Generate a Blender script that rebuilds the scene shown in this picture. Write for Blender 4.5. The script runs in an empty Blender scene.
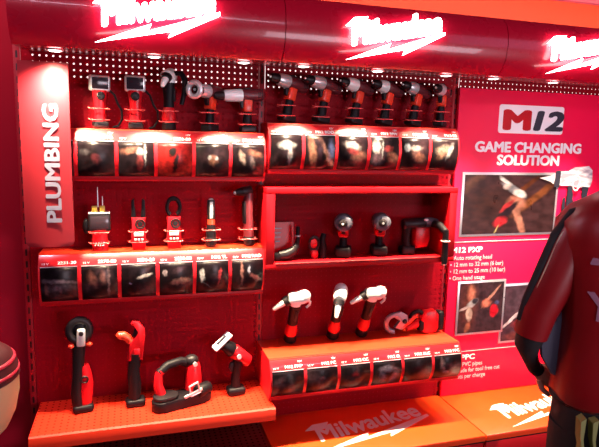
import bpy, bmesh, math, random
from mathutils import Vector, Matrix, Euler
from mathutils.bvhtree import BVHTree
PI = math.pi
C = bpy.context.scene.collection
S = bpy.context.scene

# ------------------------------------------------------------------ camera
cam_d = bpy.data.cameras.new('camera'); cam = bpy.data.objects.new('camera', cam_d); C.objects.link(cam)
S.camera = cam
RX = Vector((0.9570661941, -0.2890033931, 0.0223905965))     # camera right in world
DN = Vector((-0.0206523434, -0.1450318391, -0.9892114265))   # camera down in world
FW = Vector((0.2891328082, 0.9462783969, -0.1447736676))     # camera forward in world
m = Matrix((RX, -DN, -FW)).transposed().to_4x4()
m.translation = Vector((0.43055, -2.48405, 1.57))
cam.matrix_world = m
cam_d.sensor_width = 36; cam_d.lens = 553.0 / 599.0 * 36
cam_d.clip_start = 0.02

# ------------------------------------------------------------------ world, exposure
w = bpy.data.worlds.new('world'); S.world = w; w.use_nodes = True
w.node_tree.nodes['Background'].inputs[0].default_value = (0.55, 0.25, 0.36, 1)
w.node_tree.nodes['Background'].inputs[1].default_value = 0.03
vs = S.view_settings
vs.view_transform = 'Standard'; vs.look = 'None'; vs.gamma = 1; vs.exposure = 0.0; vs.use_curve_mapping = False

def area_light(name, loc, target, sx, sy, power, color):
    d = bpy.data.lights.new(name, 'AREA'); d.shape = 'RECTANGLE'; d.size = sx; d.size_y = sy
    d.energy = power; d.color = color
    o = bpy.data.objects.new(name, d); C.objects.link(o); o.location = loc
    o.rotation_euler = (Vector(target) - Vector(loc)).to_track_quat('-Z', 'Y').to_euler()
    return o
# hall lighting: a long ceiling fitting behind the visitor and an added pinkish fill high on the right
area_light('hall_light', (0.5, -3.4, 2.85), (0.9, 0, 1.9), 2.8, 0.05, 22, (0.95, 0.75, 1.0))
area_light('opposite_booth_light', (3.0, -4.0, 1.15), (2.3, 0, 1.5), 2.4, 0.8, 84, (1.0, 0.82, 0.94))
area_light('pink_fill_light', (3.6, -2.6, 2.5), (2.6, 0, 1.4), 1.0, 1.0, 8, (1.0, 0.40, 0.70))
area_light('left_wall_fill', (-0.7, -0.5, 2.9), (-0.35, 0, 1.6), 0.3, 0.3, 26, (1.0, 0.55, 0.70))  # added lamp that brightens the upper left wall, no such fitting
area_light('orange_band_fill', (2.2, -0.25, 2.16), (2.2, 0.07, 2.3), 2.4, 0.04, 7, (1.0, 0.75, 0.55))  # added lamp to brighten the orange band above the canopy

SPOT_X = [0.18, 0.52, 0.86, 1.105, 1.43, 1.757, 2.0, 2.325, 2.66]
SPOT_P = [150, 190, 190, 190, 180, 190, 170, 170, 170]

# ------------------------------------------------------------------ materials
def mat(name, col, rough=0.45, metal=0.0, spec=0.5, emis=None, es=0.0, coat=0.0, noise=0.0):
    mt = bpy.data.materials.new(name); mt.use_nodes = True
    nt = mt.node_tree; b = nt.nodes['Principled BSDF']
    b.inputs['Base Color'].default_value = (*col, 1); b.inputs['Roughness'].default_value = rough
    b.inputs['Metallic'].default_value = metal; b.inputs['Specular IOR Level'].default_value = spec
    b.inputs['Coat Weight'].default_value = coat
    if emis: b.inputs['Emission Color'].default_value = (*emis, 1); b.inputs['Emission Strength'].default_value = es
    # a little procedural wear in the surface
    tc = nt.nodes.new('ShaderNodeTexCoord'); nz = nt.nodes.new('ShaderNodeTexNoise'); nz.inputs['Scale'].default_value = 14
    nt.links.new(tc.outputs['Object'], nz.inputs['Vector'])
    mr = nt.nodes.new('ShaderNodeMapRange'); mr.inputs['To Min'].default_value = max(0.02, rough - 0.06 - noise); mr.inputs['To Max'].default_value = min(1, rough + 0.06 + noise)
    nt.links.new(nz.outputs['Fac'], mr.inputs['Value']); nt.links.new(mr.outputs['Result'], b.inputs['Roughness'])
    return mt

def math_n(nt, op, a, b=None, c=None):
    n = nt.nodes.new('ShaderNodeMath'); n.operation = op
    for i, v in enumerate((a, b, c)):
        if v is None: continue
        if isinstance(v, (int, float)): n.inputs[i].default_value = v
        else: nt.links.new(v, n.inputs[i])
    return n.outputs[0]

def perforated(name, col, rough, pitch, hole, see_through, axes='XZ', hole_col=(0.03, 0.0, 0.004), spec=0.5):
    """painted sheet steel with a square grid of round holes"""
    mt = mat(name, col, rough, spec=spec); nt = mt.node_tree; b = nt.nodes['Principled BSDF']; out = nt.nodes['Material Output']
    g = nt.nodes.new('ShaderNodeNewGeometry'); sp = nt.nodes.new('ShaderNodeSeparateXYZ'); nt.links.new(g.outputs['Position'], sp.inputs[0])
    ds = []
    for a in axes:
        v = math_n(nt, 'MULTIPLY', sp.outputs[a], 1 / pitch); v = math_n(nt, 'FRACT', math_n(nt, 'ADD', v, 100.0)); v = math_n(nt, 'SUBTRACT', v, 0.5)
        ds.append(math_n(nt, 'MULTIPLY', v, v))
    r2 = math_n(nt, 'ADD', *ds)
    fac = math_n(nt, 'LESS_THAN', r2, (hole / 2 / pitch) ** 2)
    mx = nt.nodes.new('ShaderNodeMixShader'); nt.links.new(fac, mx.inputs[0]); nt.links.new(b.outputs[0], mx.inputs[1])
    if see_through:
        t = nt.nodes.new('ShaderNodeBsdfTransparent')
    else:
        t = nt.nodes.new('ShaderNodeBsdfDiffuse'); t.inputs[0].default_value = (*hole_col, 1)
    nt.links.new(t.outputs[0], mx.inputs[2]); nt.links.new(mx.outputs[0], out.inputs[0])
    return mt

def slotted(name, col, pitch=0.05):
    mt = mat(name, col, 0.4); nt = mt.node_tree; b = nt.nodes['Principled BSDF']
    g = nt.nodes.new('ShaderNodeTexCoord'); sp = nt.nodes.new('ShaderNodeSeparateXYZ'); nt.links.new(g.outputs['Object'], sp.inputs[0])
    v = math_n(nt, 'FRACT', math_n(nt, 'ADD', math_n(nt, 'MULTIPLY', sp.outputs['Z'], 1 / pitch), 50.0))
    a = math_n(nt, 'LESS_THAN', v, 0.55)
    x = math_n(nt, 'LESS_THAN', math_n(nt, 'ABSOLUTE', sp.outputs['X']), 0.004)
    f = math_n(nt, 'MULTIPLY', a, x)
    mx = nt.nodes.new('ShaderNodeMix'); mx.data_type = 'RGBA'
    nt.links.new(f, mx.inputs['Factor']); mx.inputs['A'].default_value = (*col, 1); mx.inputs['B'].default_value = (0.015, 0.0, 0.002, 1)
    nt.links.new(mx.outputs['Result'], b.inputs['Base Color'])
    return mt

def picture(name, bg, blobs, rough=0.25, noise_amt=0.5, gain=1.0, warp=0.14):
    """a printed photograph: soft ellipses (u, v, ru, rv, angle, colour, softness) over a mottled ground"""
    mt = mat(name, bg, rough, spec=0.25); nt = mt.node_tree; b = nt.nodes['Principled BSDF']
    uv = nt.nodes.new('ShaderNodeTexCoord').outputs['UV']
    nz = nt.nodes.new('ShaderNodeTexNoise'); nz.inputs['Scale'].default_value = 5; nz.inputs['Detail'].default_value = 4; nt.links.new(uv, nz.inputs['Vector'])
    mx = nt.nodes.new('ShaderNodeMix'); mx.data_type = 'RGBA'; nt.links.new(nz.outputs['Fac'], mx.inputs['Factor'])
    mx.inputs['A'].default_value = (*[c * (1 - noise_amt) for c in bg], 1); mx.inputs['B'].default_value = (*[c * (1 + noise_amt) for c in bg], 1)
    cur = mx.outputs['Result']
    # warp so that outlines are irregular
    wv = nt.nodes.new('ShaderNodeTexNoise'); wv.inputs['Scale'].default_value = 8; wv.inputs['Detail'].default_value = 4; nt.links.new(uv, wv.inputs['Vector'])
    wm = nt.nodes.new('ShaderNodeVectorMath'); wm.operation = 'MULTIPLY_ADD'; nt.links.new(wv.outputs['Color'], wm.inputs[0])
    wm.inputs[1].default_value = (warp, warp, 0); wm.inputs[2].default_value = (-warp / 2, -warp / 2, 0)
    wa = nt.nodes.new('ShaderNodeVectorMath'); nt.links.new(uv, wa.inputs[0]); nt.links.new(wm.outputs[0], wa.inputs[1])
    for (cu, cv, ru, rv, ang, col, soft) in blobs:
        col = tuple((c * gain) ** 1.15 for c in col)
        mp = nt.nodes.new('ShaderNodeMapping'); mp.vector_type = 'TEXTURE'
        mp.inputs['Location'].default_value = (cu, cv, 0); mp.inputs['Rotation'].default_value = (0, 0, math.radians(ang)); mp.inputs['Scale'].default_value = (ru, rv, 1)
        nt.links.new(wa.outputs[0], mp.inputs['Vector'])
        ln = nt.nodes.new('ShaderNodeVectorMath'); ln.operation = 'LENGTH'; nt.links.new(mp.outputs[0], ln.inputs[0])
        mr = nt.nodes.new('ShaderNodeMapRange'); mr.inputs['From Min'].default_value = 1 + soft * .5; mr.inputs['From Max'].default_value = 1 - soft
        nt.links.new(ln.outputs['Value'], mr.inputs['Value'])
        mx = nt.nodes.new('ShaderNodeMix'); mx.data_type = 'RGBA'; nt.links.new(mr.outputs['Result'], mx.inputs['Factor'])
        nt.links.new(cur, mx.inputs['A']); mx.inputs['B'].default_value = (*col, 1); cur = mx.outputs['Result']
    n2 = nt.nodes.new('ShaderNodeTexNoise'); n2.inputs['Scale'].default_value = 9; n2.inputs['Detail'].default_value = 1; nt.links.new(uv, n2.inputs['Vector'])
    m2 = nt.nodes.new('ShaderNodeMapRange'); m2.inputs['From Min'].default_value = 0.35; m2.inputs['From Max'].default_value = 0.65; m2.inputs['To Min'].default_value = 0.6; m2.inputs['To Max'].default_value = 1.2
    nt.links.new(n2.outputs['Fac'], m2.inputs['Value'])
    sc = nt.nodes.new('ShaderNodeVectorMath'); sc.operation = 'SCALE'; nt.links.new(cur, sc.inputs[0]); nt.links.new(m2.outputs['Result'], sc.inputs['Scale'])
    nt.links.new(sc.outputs[0], b.inputs['Base Color'])
    return mt

RED = (0.62, 0.012, 0.022)
M = dict(
    red=mat('red_powder_coat', (0.42, 0.003, 0.008), 0.42, spec=0.2),
    shelf=mat('red_shelf_paint', (0.74, 0.036, 0.010), 0.38),
    canopy=mat('red_canopy_gloss', (0.40, 0.004, 0.022), 0.28, coat=0.3, spec=0.3),
    panel=mat('red_sign_panel', (0.94, 0.006, 0.07), 0.4, spec=0.3),
    plumb=mat('dusky_red_sign', (0.27, 0.012, 0.020), 0.5, spec=0.3),
    wall=mat('red_wall', (0.36, 0.004, 0.020), 0.6, spec=0.15, noise=0.1),
    orange=mat('orange_header', (0.95, 0.06, 0.015), 0.5),
    header=mat('glossy_red_header_film', (0.60, 0.012, 0.020), 0.30, spec=0.6, coat=0.6),
    shelfred=mat('crimson_shelf_body', (0.58, 0.008, 0.016), 0.4, spec=0.3),
    deck=mat('orange_red_deck_paint', (0.80, 0.055, 0.006), 0.35),
    pink=mat('pink_wall', (0.85, 0.12, 0.16), 0.6),
    floor=mat('dark_carpet', (0.03, 0.008, 0.01), 0.95),
    peg=perforated('pegboard_paint', (0.27, 0.0015, 0.009), 0.5, 0.0254, 0.0078, True, spec=0.08),
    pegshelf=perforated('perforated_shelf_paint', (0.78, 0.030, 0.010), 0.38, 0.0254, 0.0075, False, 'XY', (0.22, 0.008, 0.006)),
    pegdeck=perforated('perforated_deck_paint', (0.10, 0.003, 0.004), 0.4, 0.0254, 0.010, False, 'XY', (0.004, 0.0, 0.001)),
    post=slotted('slotted_post', (0.34, 0.003, 0.012)),
    black=mat('black_plastic', (0.012, 0.009, 0.011), 0.42, spec=0.3),
    rubber=mat('black_rubber', (0.006, 0.004, 0.006), 0.5, spec=0.2),
    toolred=mat('tool_red_plastic', (0.52, 0.006, 0.012), 0.32, spec=0.3),
    toolorange=mat('tool_bright_red', (0.80, 0.05, 0.02), 0.32),
    silver=mat('silver_metal', (0.80, 0.82, 0.82), 0.30, 0.55),
    steel=mat('dull_steel', (0.34, 0.28, 0.31), 0.4, 0.4),
    chrome=mat('pale_chrome', (0.88, 0.97, 0.94), 0.32, 0.1),
    white=mat('white_print', (0.95, 0.95, 0.95), 0.5),
    dimwhite=mat('pale_grey_print', (0.55, 0.50, 0.55), 0.5),
    greyletter=mat('grey_letters', (0.26, 0.25, 0.33), 0.4),
    shadedletter=mat('shaded_white_print', (0.72, 0.62, 0.60), 0.45),  # white print with the deck's shade put into its colour
    charcoal=mat('charcoal_print', (0.02, 0.02, 0.035), 0.4),
    screen=mat('dark_screen', (0.03, 0.02, 0.028), 0.15),
    yellow=mat('yellow_plastic', (0.75, 0.50, 0.05), 0.35),
    clip=mat('holder_bright_red', (0.85, 0.10, 0.09), 0.25, 0.3),
    lcd=mat('pale_display', (0.55, 0.6, 0.6), 0.3),
    bulb=mat('lamp_lens', (1, 1, 1), 0.3, emis=(1, 0.92, 0.85), es=14),
    sign=mat('lit_letters', (1, 1, 1), 0.3, emis=(1, 0.93, 0.90), es=11),
    led=mat('led_panel', (1, 1, 1), 0.4, emis=(1, 0.72, 0.74), es=1.6),
    frame=mat('brushed_frame', (0.42, 0.42, 0.50), 0.3, 0.5),
    jacket=mat('red_jacket_cloth', (0.21, 0.003, 0.006), 0.38),
    greycloth=mat('grey_jacket_panel', (0.10, 0.10, 0.14), 0.7),
    blackcloth=mat('black_cloth', (0.008, 0.006, 0.008), 0.8),
    silvertrim=mat('pale_piping', (0.5, 0.42, 0.30), 0.35),
    darkcase=mat('dark_red_case', (0.13, 0.018, 0.025), 0.35),
    greycase=mat('dark_grey_case', (0.10, 0.10, 0.13), 0.35),
    claw=mat('dull_green_print', (0.17, 0.18, 0.05), 0.6),
    skin=mat('skin', (0.55, 0.27, 0.19), 0.5),
    hair=mat('dark_hair', (0.02, 0.012, 0.01), 0.55),
    wood=mat('pale_wood', (0.62, 0.40, 0.20), 0.5),
    stripe=mat('maroon_and_pink', (0.45, 0.02, 0.05), 0.4),
    darkred=mat('dark_maroon', (0.05, 0.004, 0.008), 0.5),
)

# ------------------------------------------------------------------ mesh helpers
def xf(loc=(0, 0, 0), rot=(0, 0, 0)):
    return Matrix.Translation(loc) @ Euler(rot).to_matrix().to_4x4()
class MB:
    def __init__(s): s.bm = bmesh.new(); s.uv = s.bm.loops.layers.uv.new('UVMap')
    def _new(s, verts, mtx):
        for v in verts: v.co = mtx @ v.co
    def box(s, c, d, rot=(0, 0, 0), bev=0.0, seg=2):
        r = bmesh.ops.create_cube(s.bm, size=1.0); vs_ = r['verts']
        for v in vs_: v.co = Vector((v.co.x * d[0], v.co.y * d[1], v.co.z * d[2]))
        s._new(vs_, xf(c, rot))
        if bev > 0:
            es = list({e for v in vs_ for e in v.link_edges})
            bmesh.ops.bevel(s.bm, geom=es, offset=min(bev, min(d) * 0.45), segments=seg, affect='EDGES', profile=0.5)
        return s
    def rings(s, rings, cap=True):
        L = [[s.bm.verts.new(p) for p in r] for r in rings]; n = len(L[0])
        for a, b in zip(L, L[1:]):
            for i in range(n):
                s.bm.faces.new((a[i], a[(i + 1) % n], b[(i + 1) % n], b[i]))
        if cap:
            s.bm.faces.new(L[0][::-1]); s.bm.faces.new(L[-1])
        return s
    def tube(s, pts, r, seg=12, flat=1.0):
        """swept round tube; r is a number or a list of radii; flat squashes it along its second axis"""
        pts = [Vector(p) for p in pts]; n = len(pts)
        rr = r if isinstance(r, (list, tuple)) else [r] * n
        t0 = (pts[1] - pts[0]).normalized()
        a = Vector((0, 1, 0)) if abs(t0.y) < 0.8 else Vector((1, 0, 0))
        a = (a - t0 * a.dot(t0)).normalized(); out = []
        for i in range(n):
            if i == 0: t = t0
            elif i == n - 1: t = (pts[-1] - pts[-2]).normalized()
            else: t = ((pts[i + 1] - pts[i]).normalized() + (pts[i] - pts[i - 1]).normalized()).normalized()
            a = (a - t * a.dot(t)).normalized(); b = t.cross(a)
            out.append([pts[i] + (a * math.cos(k * 2 * PI / seg) * flat + b * math.sin(k * 2 * PI / seg)) * rr[i] for k in range(seg)])
        return s.rings(out)
    def cyl(s, p0, p1, r0, r1=None, seg=20, flat=1.0):
        return s.tube([p0, p1], [r0, r0 if r1 is None else r1], seg, flat)
    def pod(s, p0, p1, r0, r1=None, seg=18, e=0.3, flat=1.0):
        """cylinder with rounded ends"""
        p0, p1 = Vector(p0), Vector(p1); r1 = r0 if r1 is None else r1; d = (p1 - p0); L = d.length; d = d / L
        a, b = min(e * r0, L * .3), min(e * r1, L * .3)
        return s.tube([p0, p0 + d * a * .3, p0 + d * a, p1 - d * b, p1 - d * b * .3, p1], [r0 * .72, r0 * .9, r0, r1, r1 * .9, r1 * .72], seg, flat)
    def ell(s, c, r, rot=(0, 0, 0), u=18, v=12):
        q = bmesh.ops.create_uvsphere(s.bm, u_segments=u, v_segments=v, radius=1.0)['verts']
        for p in q: p.co = Vector((p.co.x * r[0], p.co.y * r[1], p.co.z * r[2]))
        s._new(q, xf(c, rot)); return s
    def prism(s, poly, y0, y1, mtx=None, bev=0.0):
        """polygon in x,z extruded from y0 to y1"""
        mtx = mtx or Matrix()
        a = [s.bm.verts.new(mtx @ Vector((x, y0, z))) for x, z in poly]; b = [s.bm.verts.new(mtx @ Vector((x, y1, z))) for x, z in poly]
        n = len(poly); f = [s.bm.faces.new(a), s.bm.faces.new(b[::-1])]
        for i in range(n): f.append(s.bm.faces.new((b[i], b[(i + 1) % n], a[(i + 1) % n], a[i])))
        if bev > 0:
            es = list({e for q in f[:2] for e in q.edges})
            bmesh.ops.bevel(s.bm, geom=es, offset=bev, segments=2, affect='EDGES', profile=0.5)
        return s
    def torus(s, c, R, r, rot=(0, 0, 0), a0=0, a1=360, n=28, seg=10, sx=1.0, sz=1.0):
        mtx = xf(c, rot); full = (a1 - a0) >= 360
        out = []
        for i in range(n if full else n + 1):
            t = math.radians(a0 + (a1 - a0) * i / n); cx, cz = math.cos(t), math.sin(t)
            out.append([mtx @ Vector(((R + r * math.cos(k * 2 * PI / seg)) * cx * sx, r * math.sin(k * 2 * PI / seg), (R + r * math.cos(k * 2 * PI / seg)) * cz * sz)) for k in range(seg)])
        if full:
            L = [[s.bm.verts.new(p) for p in q] for q in out]
            for i in range(n):
                a, b = L[i], L[(i + 1) % n]
                for k in range(seg): s.bm.faces.new((a[k], a[(k + 1) % seg], b[(k + 1) % seg], b[k]))
            return s
        return s.rings(out)
    def build(s, name, material, parent=None, angle=38):
        bm = s.bm
        bmesh.ops.recalc_face_normals(bm, faces=bm.faces)
        for e in bm.edges: e.smooth = not (len(e.link_faces) == 2 and e.calc_face_angle(0) > math.radians(angle))
        for f in bm.faces: f.smooth = True
        me = bpy.data.meshes.new(name); bm.to_mesh(me); bm.free(); me.materials.append(material)
        o = bpy.data.objects.new(name, me); C.objects.link(o)
        if parent: o.parent = parent
        return o

def tag(o, label=None, cat=None, group=None, kind=None):
    if label: o['label'] = label
    if cat: o['category'] = cat
    if group: o['group'] = group
    if kind: o['kind'] = kind
    return o
def thing(name, label, cat, loc=(0, 0, 0), rot=(0, 0, 0), group=None):
    o = bpy.data.objects.new(name, None); o.empty_display_size = 0.05; C.objects.link(o); o.location = loc
    o.rotation_euler = rot if isinstance(rot, tuple) else (0, 0, rot)
    return tag(o, label, cat, group)
def struct(name, mb, material): return tag(mb.build(name, material), kind='structure')
def copy_tree(o, parent=None):
    c = o.copy(); C.objects.link(c)
    if parent: c.parent = parent
    for ch in list(o.children): copy_tree(ch, c)
    return c
def place_copy(src, loc, rot, label, group=None):
    c = copy_tree(src); c.location = loc; c.rotation_euler = rot if isinstance(rot, tuple) else (0, 0, rot); c['label'] = label
    if group: c['group'] = group
    return c
def text(name, s, size, mtx, material, parent=None, bold=0.0, shear=0.0, sx=1.0, depth=0.001, align='LEFT', space=1.0, raw=False, fit=None):
    """lettering in the local x-z plane facing -y, baseline at the matrix origin; bold letters are drawn as three close passes"""
    cu = bpy.data.curves.new(name, 'FONT'); cu.body = s; cu.size = size; cu.offset = 0
    cu.extrude = depth / 2; cu.align_x = align; cu.space_character = space; cu.resolution_u = 3
    to = bpy.data.objects.new(name, cu); C.objects.link(to)
    dg = bpy.context.evaluated_depsgraph_get(); me0 = bpy.data.meshes.new_from_object(to.evaluated_get(dg))
    bpy.data.objects.remove(to); bpy.data.curves.remove(cu)
    xs = [v.co.x for v in me0.vertices]
    if fit: sx = fit / (max(xs) - min(xs))
    bm = bmesh.new(); e = bold * 0.9 * size
    for k, (dx, dy) in enumerate([(0, 0)] + ([(e * math.cos(a * PI / 4), e * .8 * math.sin(a * PI / 4)) for a in range(8)] if e > 0 else [])):
        q = me0.copy(); q.transform(Matrix.Translation((dx, dy, k * depth * 0.04))); bm.from_mesh(q); bpy.data.meshes.remove(q)
    me = bpy.data.meshes.new(name); bm.to_mesh(me); bm.free(); bpy.data.meshes.remove(me0)
    R = mtx @ Matrix.Rotation(PI / 2, 4, 'X') @ Matrix(((sx, shear, 0, 0), (0, 1, 0, 0), (0, 0, 1, 0), (0, 0, 0, 1)))
    me.transform(R); me.materials.clear(); me.materials.append(material)
    if raw: return me
    o = bpy.data.objects.new(name, me); C.objects.link(o)
    if parent: o.parent = parent
    return o
def join_meshes(name, meshes, material, parent=None):
    bm = bmesh.new()
    for q in meshes: bm.from_mesh(q); bpy.data.meshes.remove(q)
    me = bpy.data.meshes.new(name); bm.to_mesh(me); bm.free(); me.materials.append(material)
    o = bpy.data.objects.new(name, me); C.objects.link(o)
    if parent: o.parent = parent
    return o

BOLT = [(0.0, 0.0), (0.44, 0.175), (0.41, 0.115), (1.0, 0.315), (1.0, 0.285), (0.57, 0.075), (0.60, 0.130)]
def logo(parent, mtx, width, material, depth, bold=0.03):
    """script style lettering over a lightning bolt, in the x-z plane of mtx"""
    L = text('lettering', 'Milwaukee', width * 0.27, mtx @ xf((width * 0.05, 0, width * 0.135), (0, -math.radians(11), 0)), material, None, bold=bold, shear=0.22, fit=width * 0.90, depth=depth, raw=True)
    mb = MB(); mb.prism([(-0.01 * width, width * .30), (width * .07, width * .375), (width * .20, width * .39), (width * .15, width * .30)], -depth / 2, depth / 2, mtx)
    me = bpy.data.meshes.new('swash'); mb.bm.to_mesh(me)
    a = join_meshes('lettering', [L, me], material, parent)
    b = MB().prism([(x * width, z * width) for x, z in BOLT], -depth / 2, depth / 2, mtx).build('lightning_bolt', material, parent)
    return a, b

# ------------------------------------------------------------------ setting
struct('floor', MB().box((1.0, -2.0, -0.02), (9, 7, 0.04)), M['floor'])
struct('wall_back', MB().box((1.0, 0.13, 1.11), (7.4, 0.06, 2.22)), M['wall'])
struct('trim_1', MB().box((1.0, 0.12, 2.26), (7.4, 0.10, 0.17)), M['orange'])
struct('wall_upper', MB().box((1.0, 0.13, 2.85), (7.4, 0.06, 1.0)), M['pink'])
# perforated back boards, one to a bay, with slotted posts between them
for i, (x0, x1) in enumerate(((0.02, 0.985), (1.015, 1.98), (2.01, 3.02))):
    b = MB().box(((x0 + x1) / 2, 0.004, 1.07), (x1 - x0, 0.004, 1.72)).build('pegboard', M['peg'])
    tag(b, ['red perforated back board of the left bay with the plumbing sign', 'red perforated back board of the middle bay behind the recessed box',
            'red perforated back board behind the large printed panel at right'][i], 'pegboard')
for i, x in enumerate((0.005, 1.0, 1.995, 3.04)):
    b = MB().box((0, 0, 0), (0.026, 0.05, 1.95), bev=0.002).build('upright_post', M['post']); b.location = (x, 0.03, 0.978)
    tag(b, ['slotted red upright post at the left edge of the plumbing bay', 'slotted red upright post between the left and middle bays',
            'slotted red upright post between middle bay and printed panel', 'slotted red upright post beyond the right edge of the printed panel'][i], 'post')
for i, (x0, x1) in enumerate(((0.04, 0.97), (1.03, 1.965), (2.03, 3.0))):
    b = MB().box(((x0 + x1) / 2, 0.085, 1.88), (x1 - x0, 0.01, 0.13)).build('light_panel', M['led'])
    tag(b, ['glowing panel behind the top holes of the left board', 'glowing panel behind the top holes of the middle board', 'glowing panel behind the top holes of the right board'][i], 'light')

# base decks
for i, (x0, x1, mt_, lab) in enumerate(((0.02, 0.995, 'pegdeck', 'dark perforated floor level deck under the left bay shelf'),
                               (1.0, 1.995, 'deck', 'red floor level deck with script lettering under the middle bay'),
                               (2.0, 3.04, 'deck', 'red floor level deck with script lettering under the printed panel'))):
    t = thing('base_deck', lab, 'deck', ((x0 + x1) / 2, -0.215, 0))
    wd = x1 - x0
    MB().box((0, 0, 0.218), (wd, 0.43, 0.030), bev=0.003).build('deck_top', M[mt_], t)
    MB().box((0, -0.195, 0.098), (wd - 0.01, 0.02, 0.196), bev=0.002).build('kick_panel', M['red'], t)
    MB().box((0, -0.204, 0.199), (wd - 0.004, 0.014, 0.008)).build('shadow_gap_strip', M['rubber'], t)  # dark strip standing in for the shade inside the gap
    if i:
        wx, wy, lw = ((1.19, -0.375, 0.64), (2.17, -0.395, 0.58))[i - 1]
        mtx = Matrix.Translation((wx - (x0 + x1) / 2, wy + 0.215, 0.2335)) @ Matrix.Rotation(-PI / 2, 4, 'X')
        logo(t, mtx, lw, M['shadedletter'] if i == 1 else M['white'], 0.0008, bold=0.03)

# ------------------------------------------------------------------ canopy sections with lit signs and downlights
PROF = [(0.0, 1.905), (-0.30, 1.882), (-0.335, 1.880), (-0.365, 1.905), (-0.385, 1.945), (-0.395, 2.0), (-0.390, 2.05), (-0.375, 2.09), (-0.345, 2.12), (-0.28, 2.13), (0.0, 2.14)]
def canopy(x0, x1, lab, sx):
    t = thing('canopy_section', lab, 'canopy', (x0, 0, 0))
    w_ = x1 - x0 - 0.003
    mb = MB(); mb.rings([[(0, y, z) for y, z in PROF], [(w_, y, z) for y, z in PROF]]); mb.build('shell', M['canopy'], t, angle=30)
    mtx = Matrix.Translation((sx - x0, -0.410, 1.893))
    a, b = logo(t, mtx, 0.425, M['sign'], 0.012, bold=0.075)
    return t
can = [canopy(0.05, 1.0, 'left glossy red canopy section with glowing script sign above the plumbing bay', 0.322),
       canopy(1.0, 1.985, 'middle glossy red canopy section with glowing script sign over the recessed box bay', 1.238),
       canopy(1.985, 3.05, 'right glossy red canopy section with glowing script sign over the printed panel', 2.178)]
for k, x in enumerate(SPOT_X):
    t = can[k // 3]; x0 = t.location.x; y = -0.285; z = 1.876
    tr = MB().torus((x - x0, y, z), 0.026, 0.004, rot=(PI / 2, 0, 0), n=24, seg=8).build('downlight', M['silver'], t)
    MB().cyl((x - x0, y, z + 0.001), (x - x0, y, z - 0.004), 0.023, 0.018).build('lens', M['bulb'], tr)
    d = bpy.data.lights.new('downlight_lamp', 'SPOT'); d.energy = SPOT_P[k]; d.color = (1.0, 0.76, 0.50)
    d.spot_size = math.radians(72 if k else 140); d.spot_blend = 1.0; d.shadow_soft_size = 0.018
    o = bpy.data.objects.new('downlight_lamp', d); C.objects.link(o); o.parent = tr; o.location = (x - x0, y, z - 0.012)
    o.rotation_euler = (math.radians(4), 0, 0)

# ------------------------------------------------------------------ plumbing sign
t = thing('hanging_sign', 'tall dusky red plumbing sign hanging at the left of the bays', 'sign', (0.125, -0.19, 1.15))
mb = MB(); hw = 0.0865; n = 10
outer = []
for i in range(n + 1):
    a = -1 + 2 * i / n; outer.append((hw * a, -0.012 * (1 - a * a)))
pts = [(0.0, 0.022), (0.006, 0.008), (0.022, 0.0)]
zs = [(0.0, 0.80), (0.006, 0.92), (0.02, 1.0)]
rings = []
for z, f in [(0.0, 0.84), (0.005, 0.93), (0.018, 1.0), (0.35, 1.0), (0.695, 1.0)]:
    rings.append([(x * f, y, z) for x, y in outer] + [(hw * f, 0.012, z), (-hw * f, 0.012, z)])
mb.rings(rings).build('sign_board', M['plumb'], t)
text('lettering', 'PLUMBING', 0.073, Matrix.Translation((0.045, -0.0138, 0.092)) @ Matrix.Rotation(-PI / 2, 4, 'Y'), M['greyletter'], t, bold=0.04, fit=0.44)
for z in (0.12, 0.6): MB().box((0, 0.10, z), (0.05, 0.18, 0.012), bev=0.002).build('bracket', M['red'], t)

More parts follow.
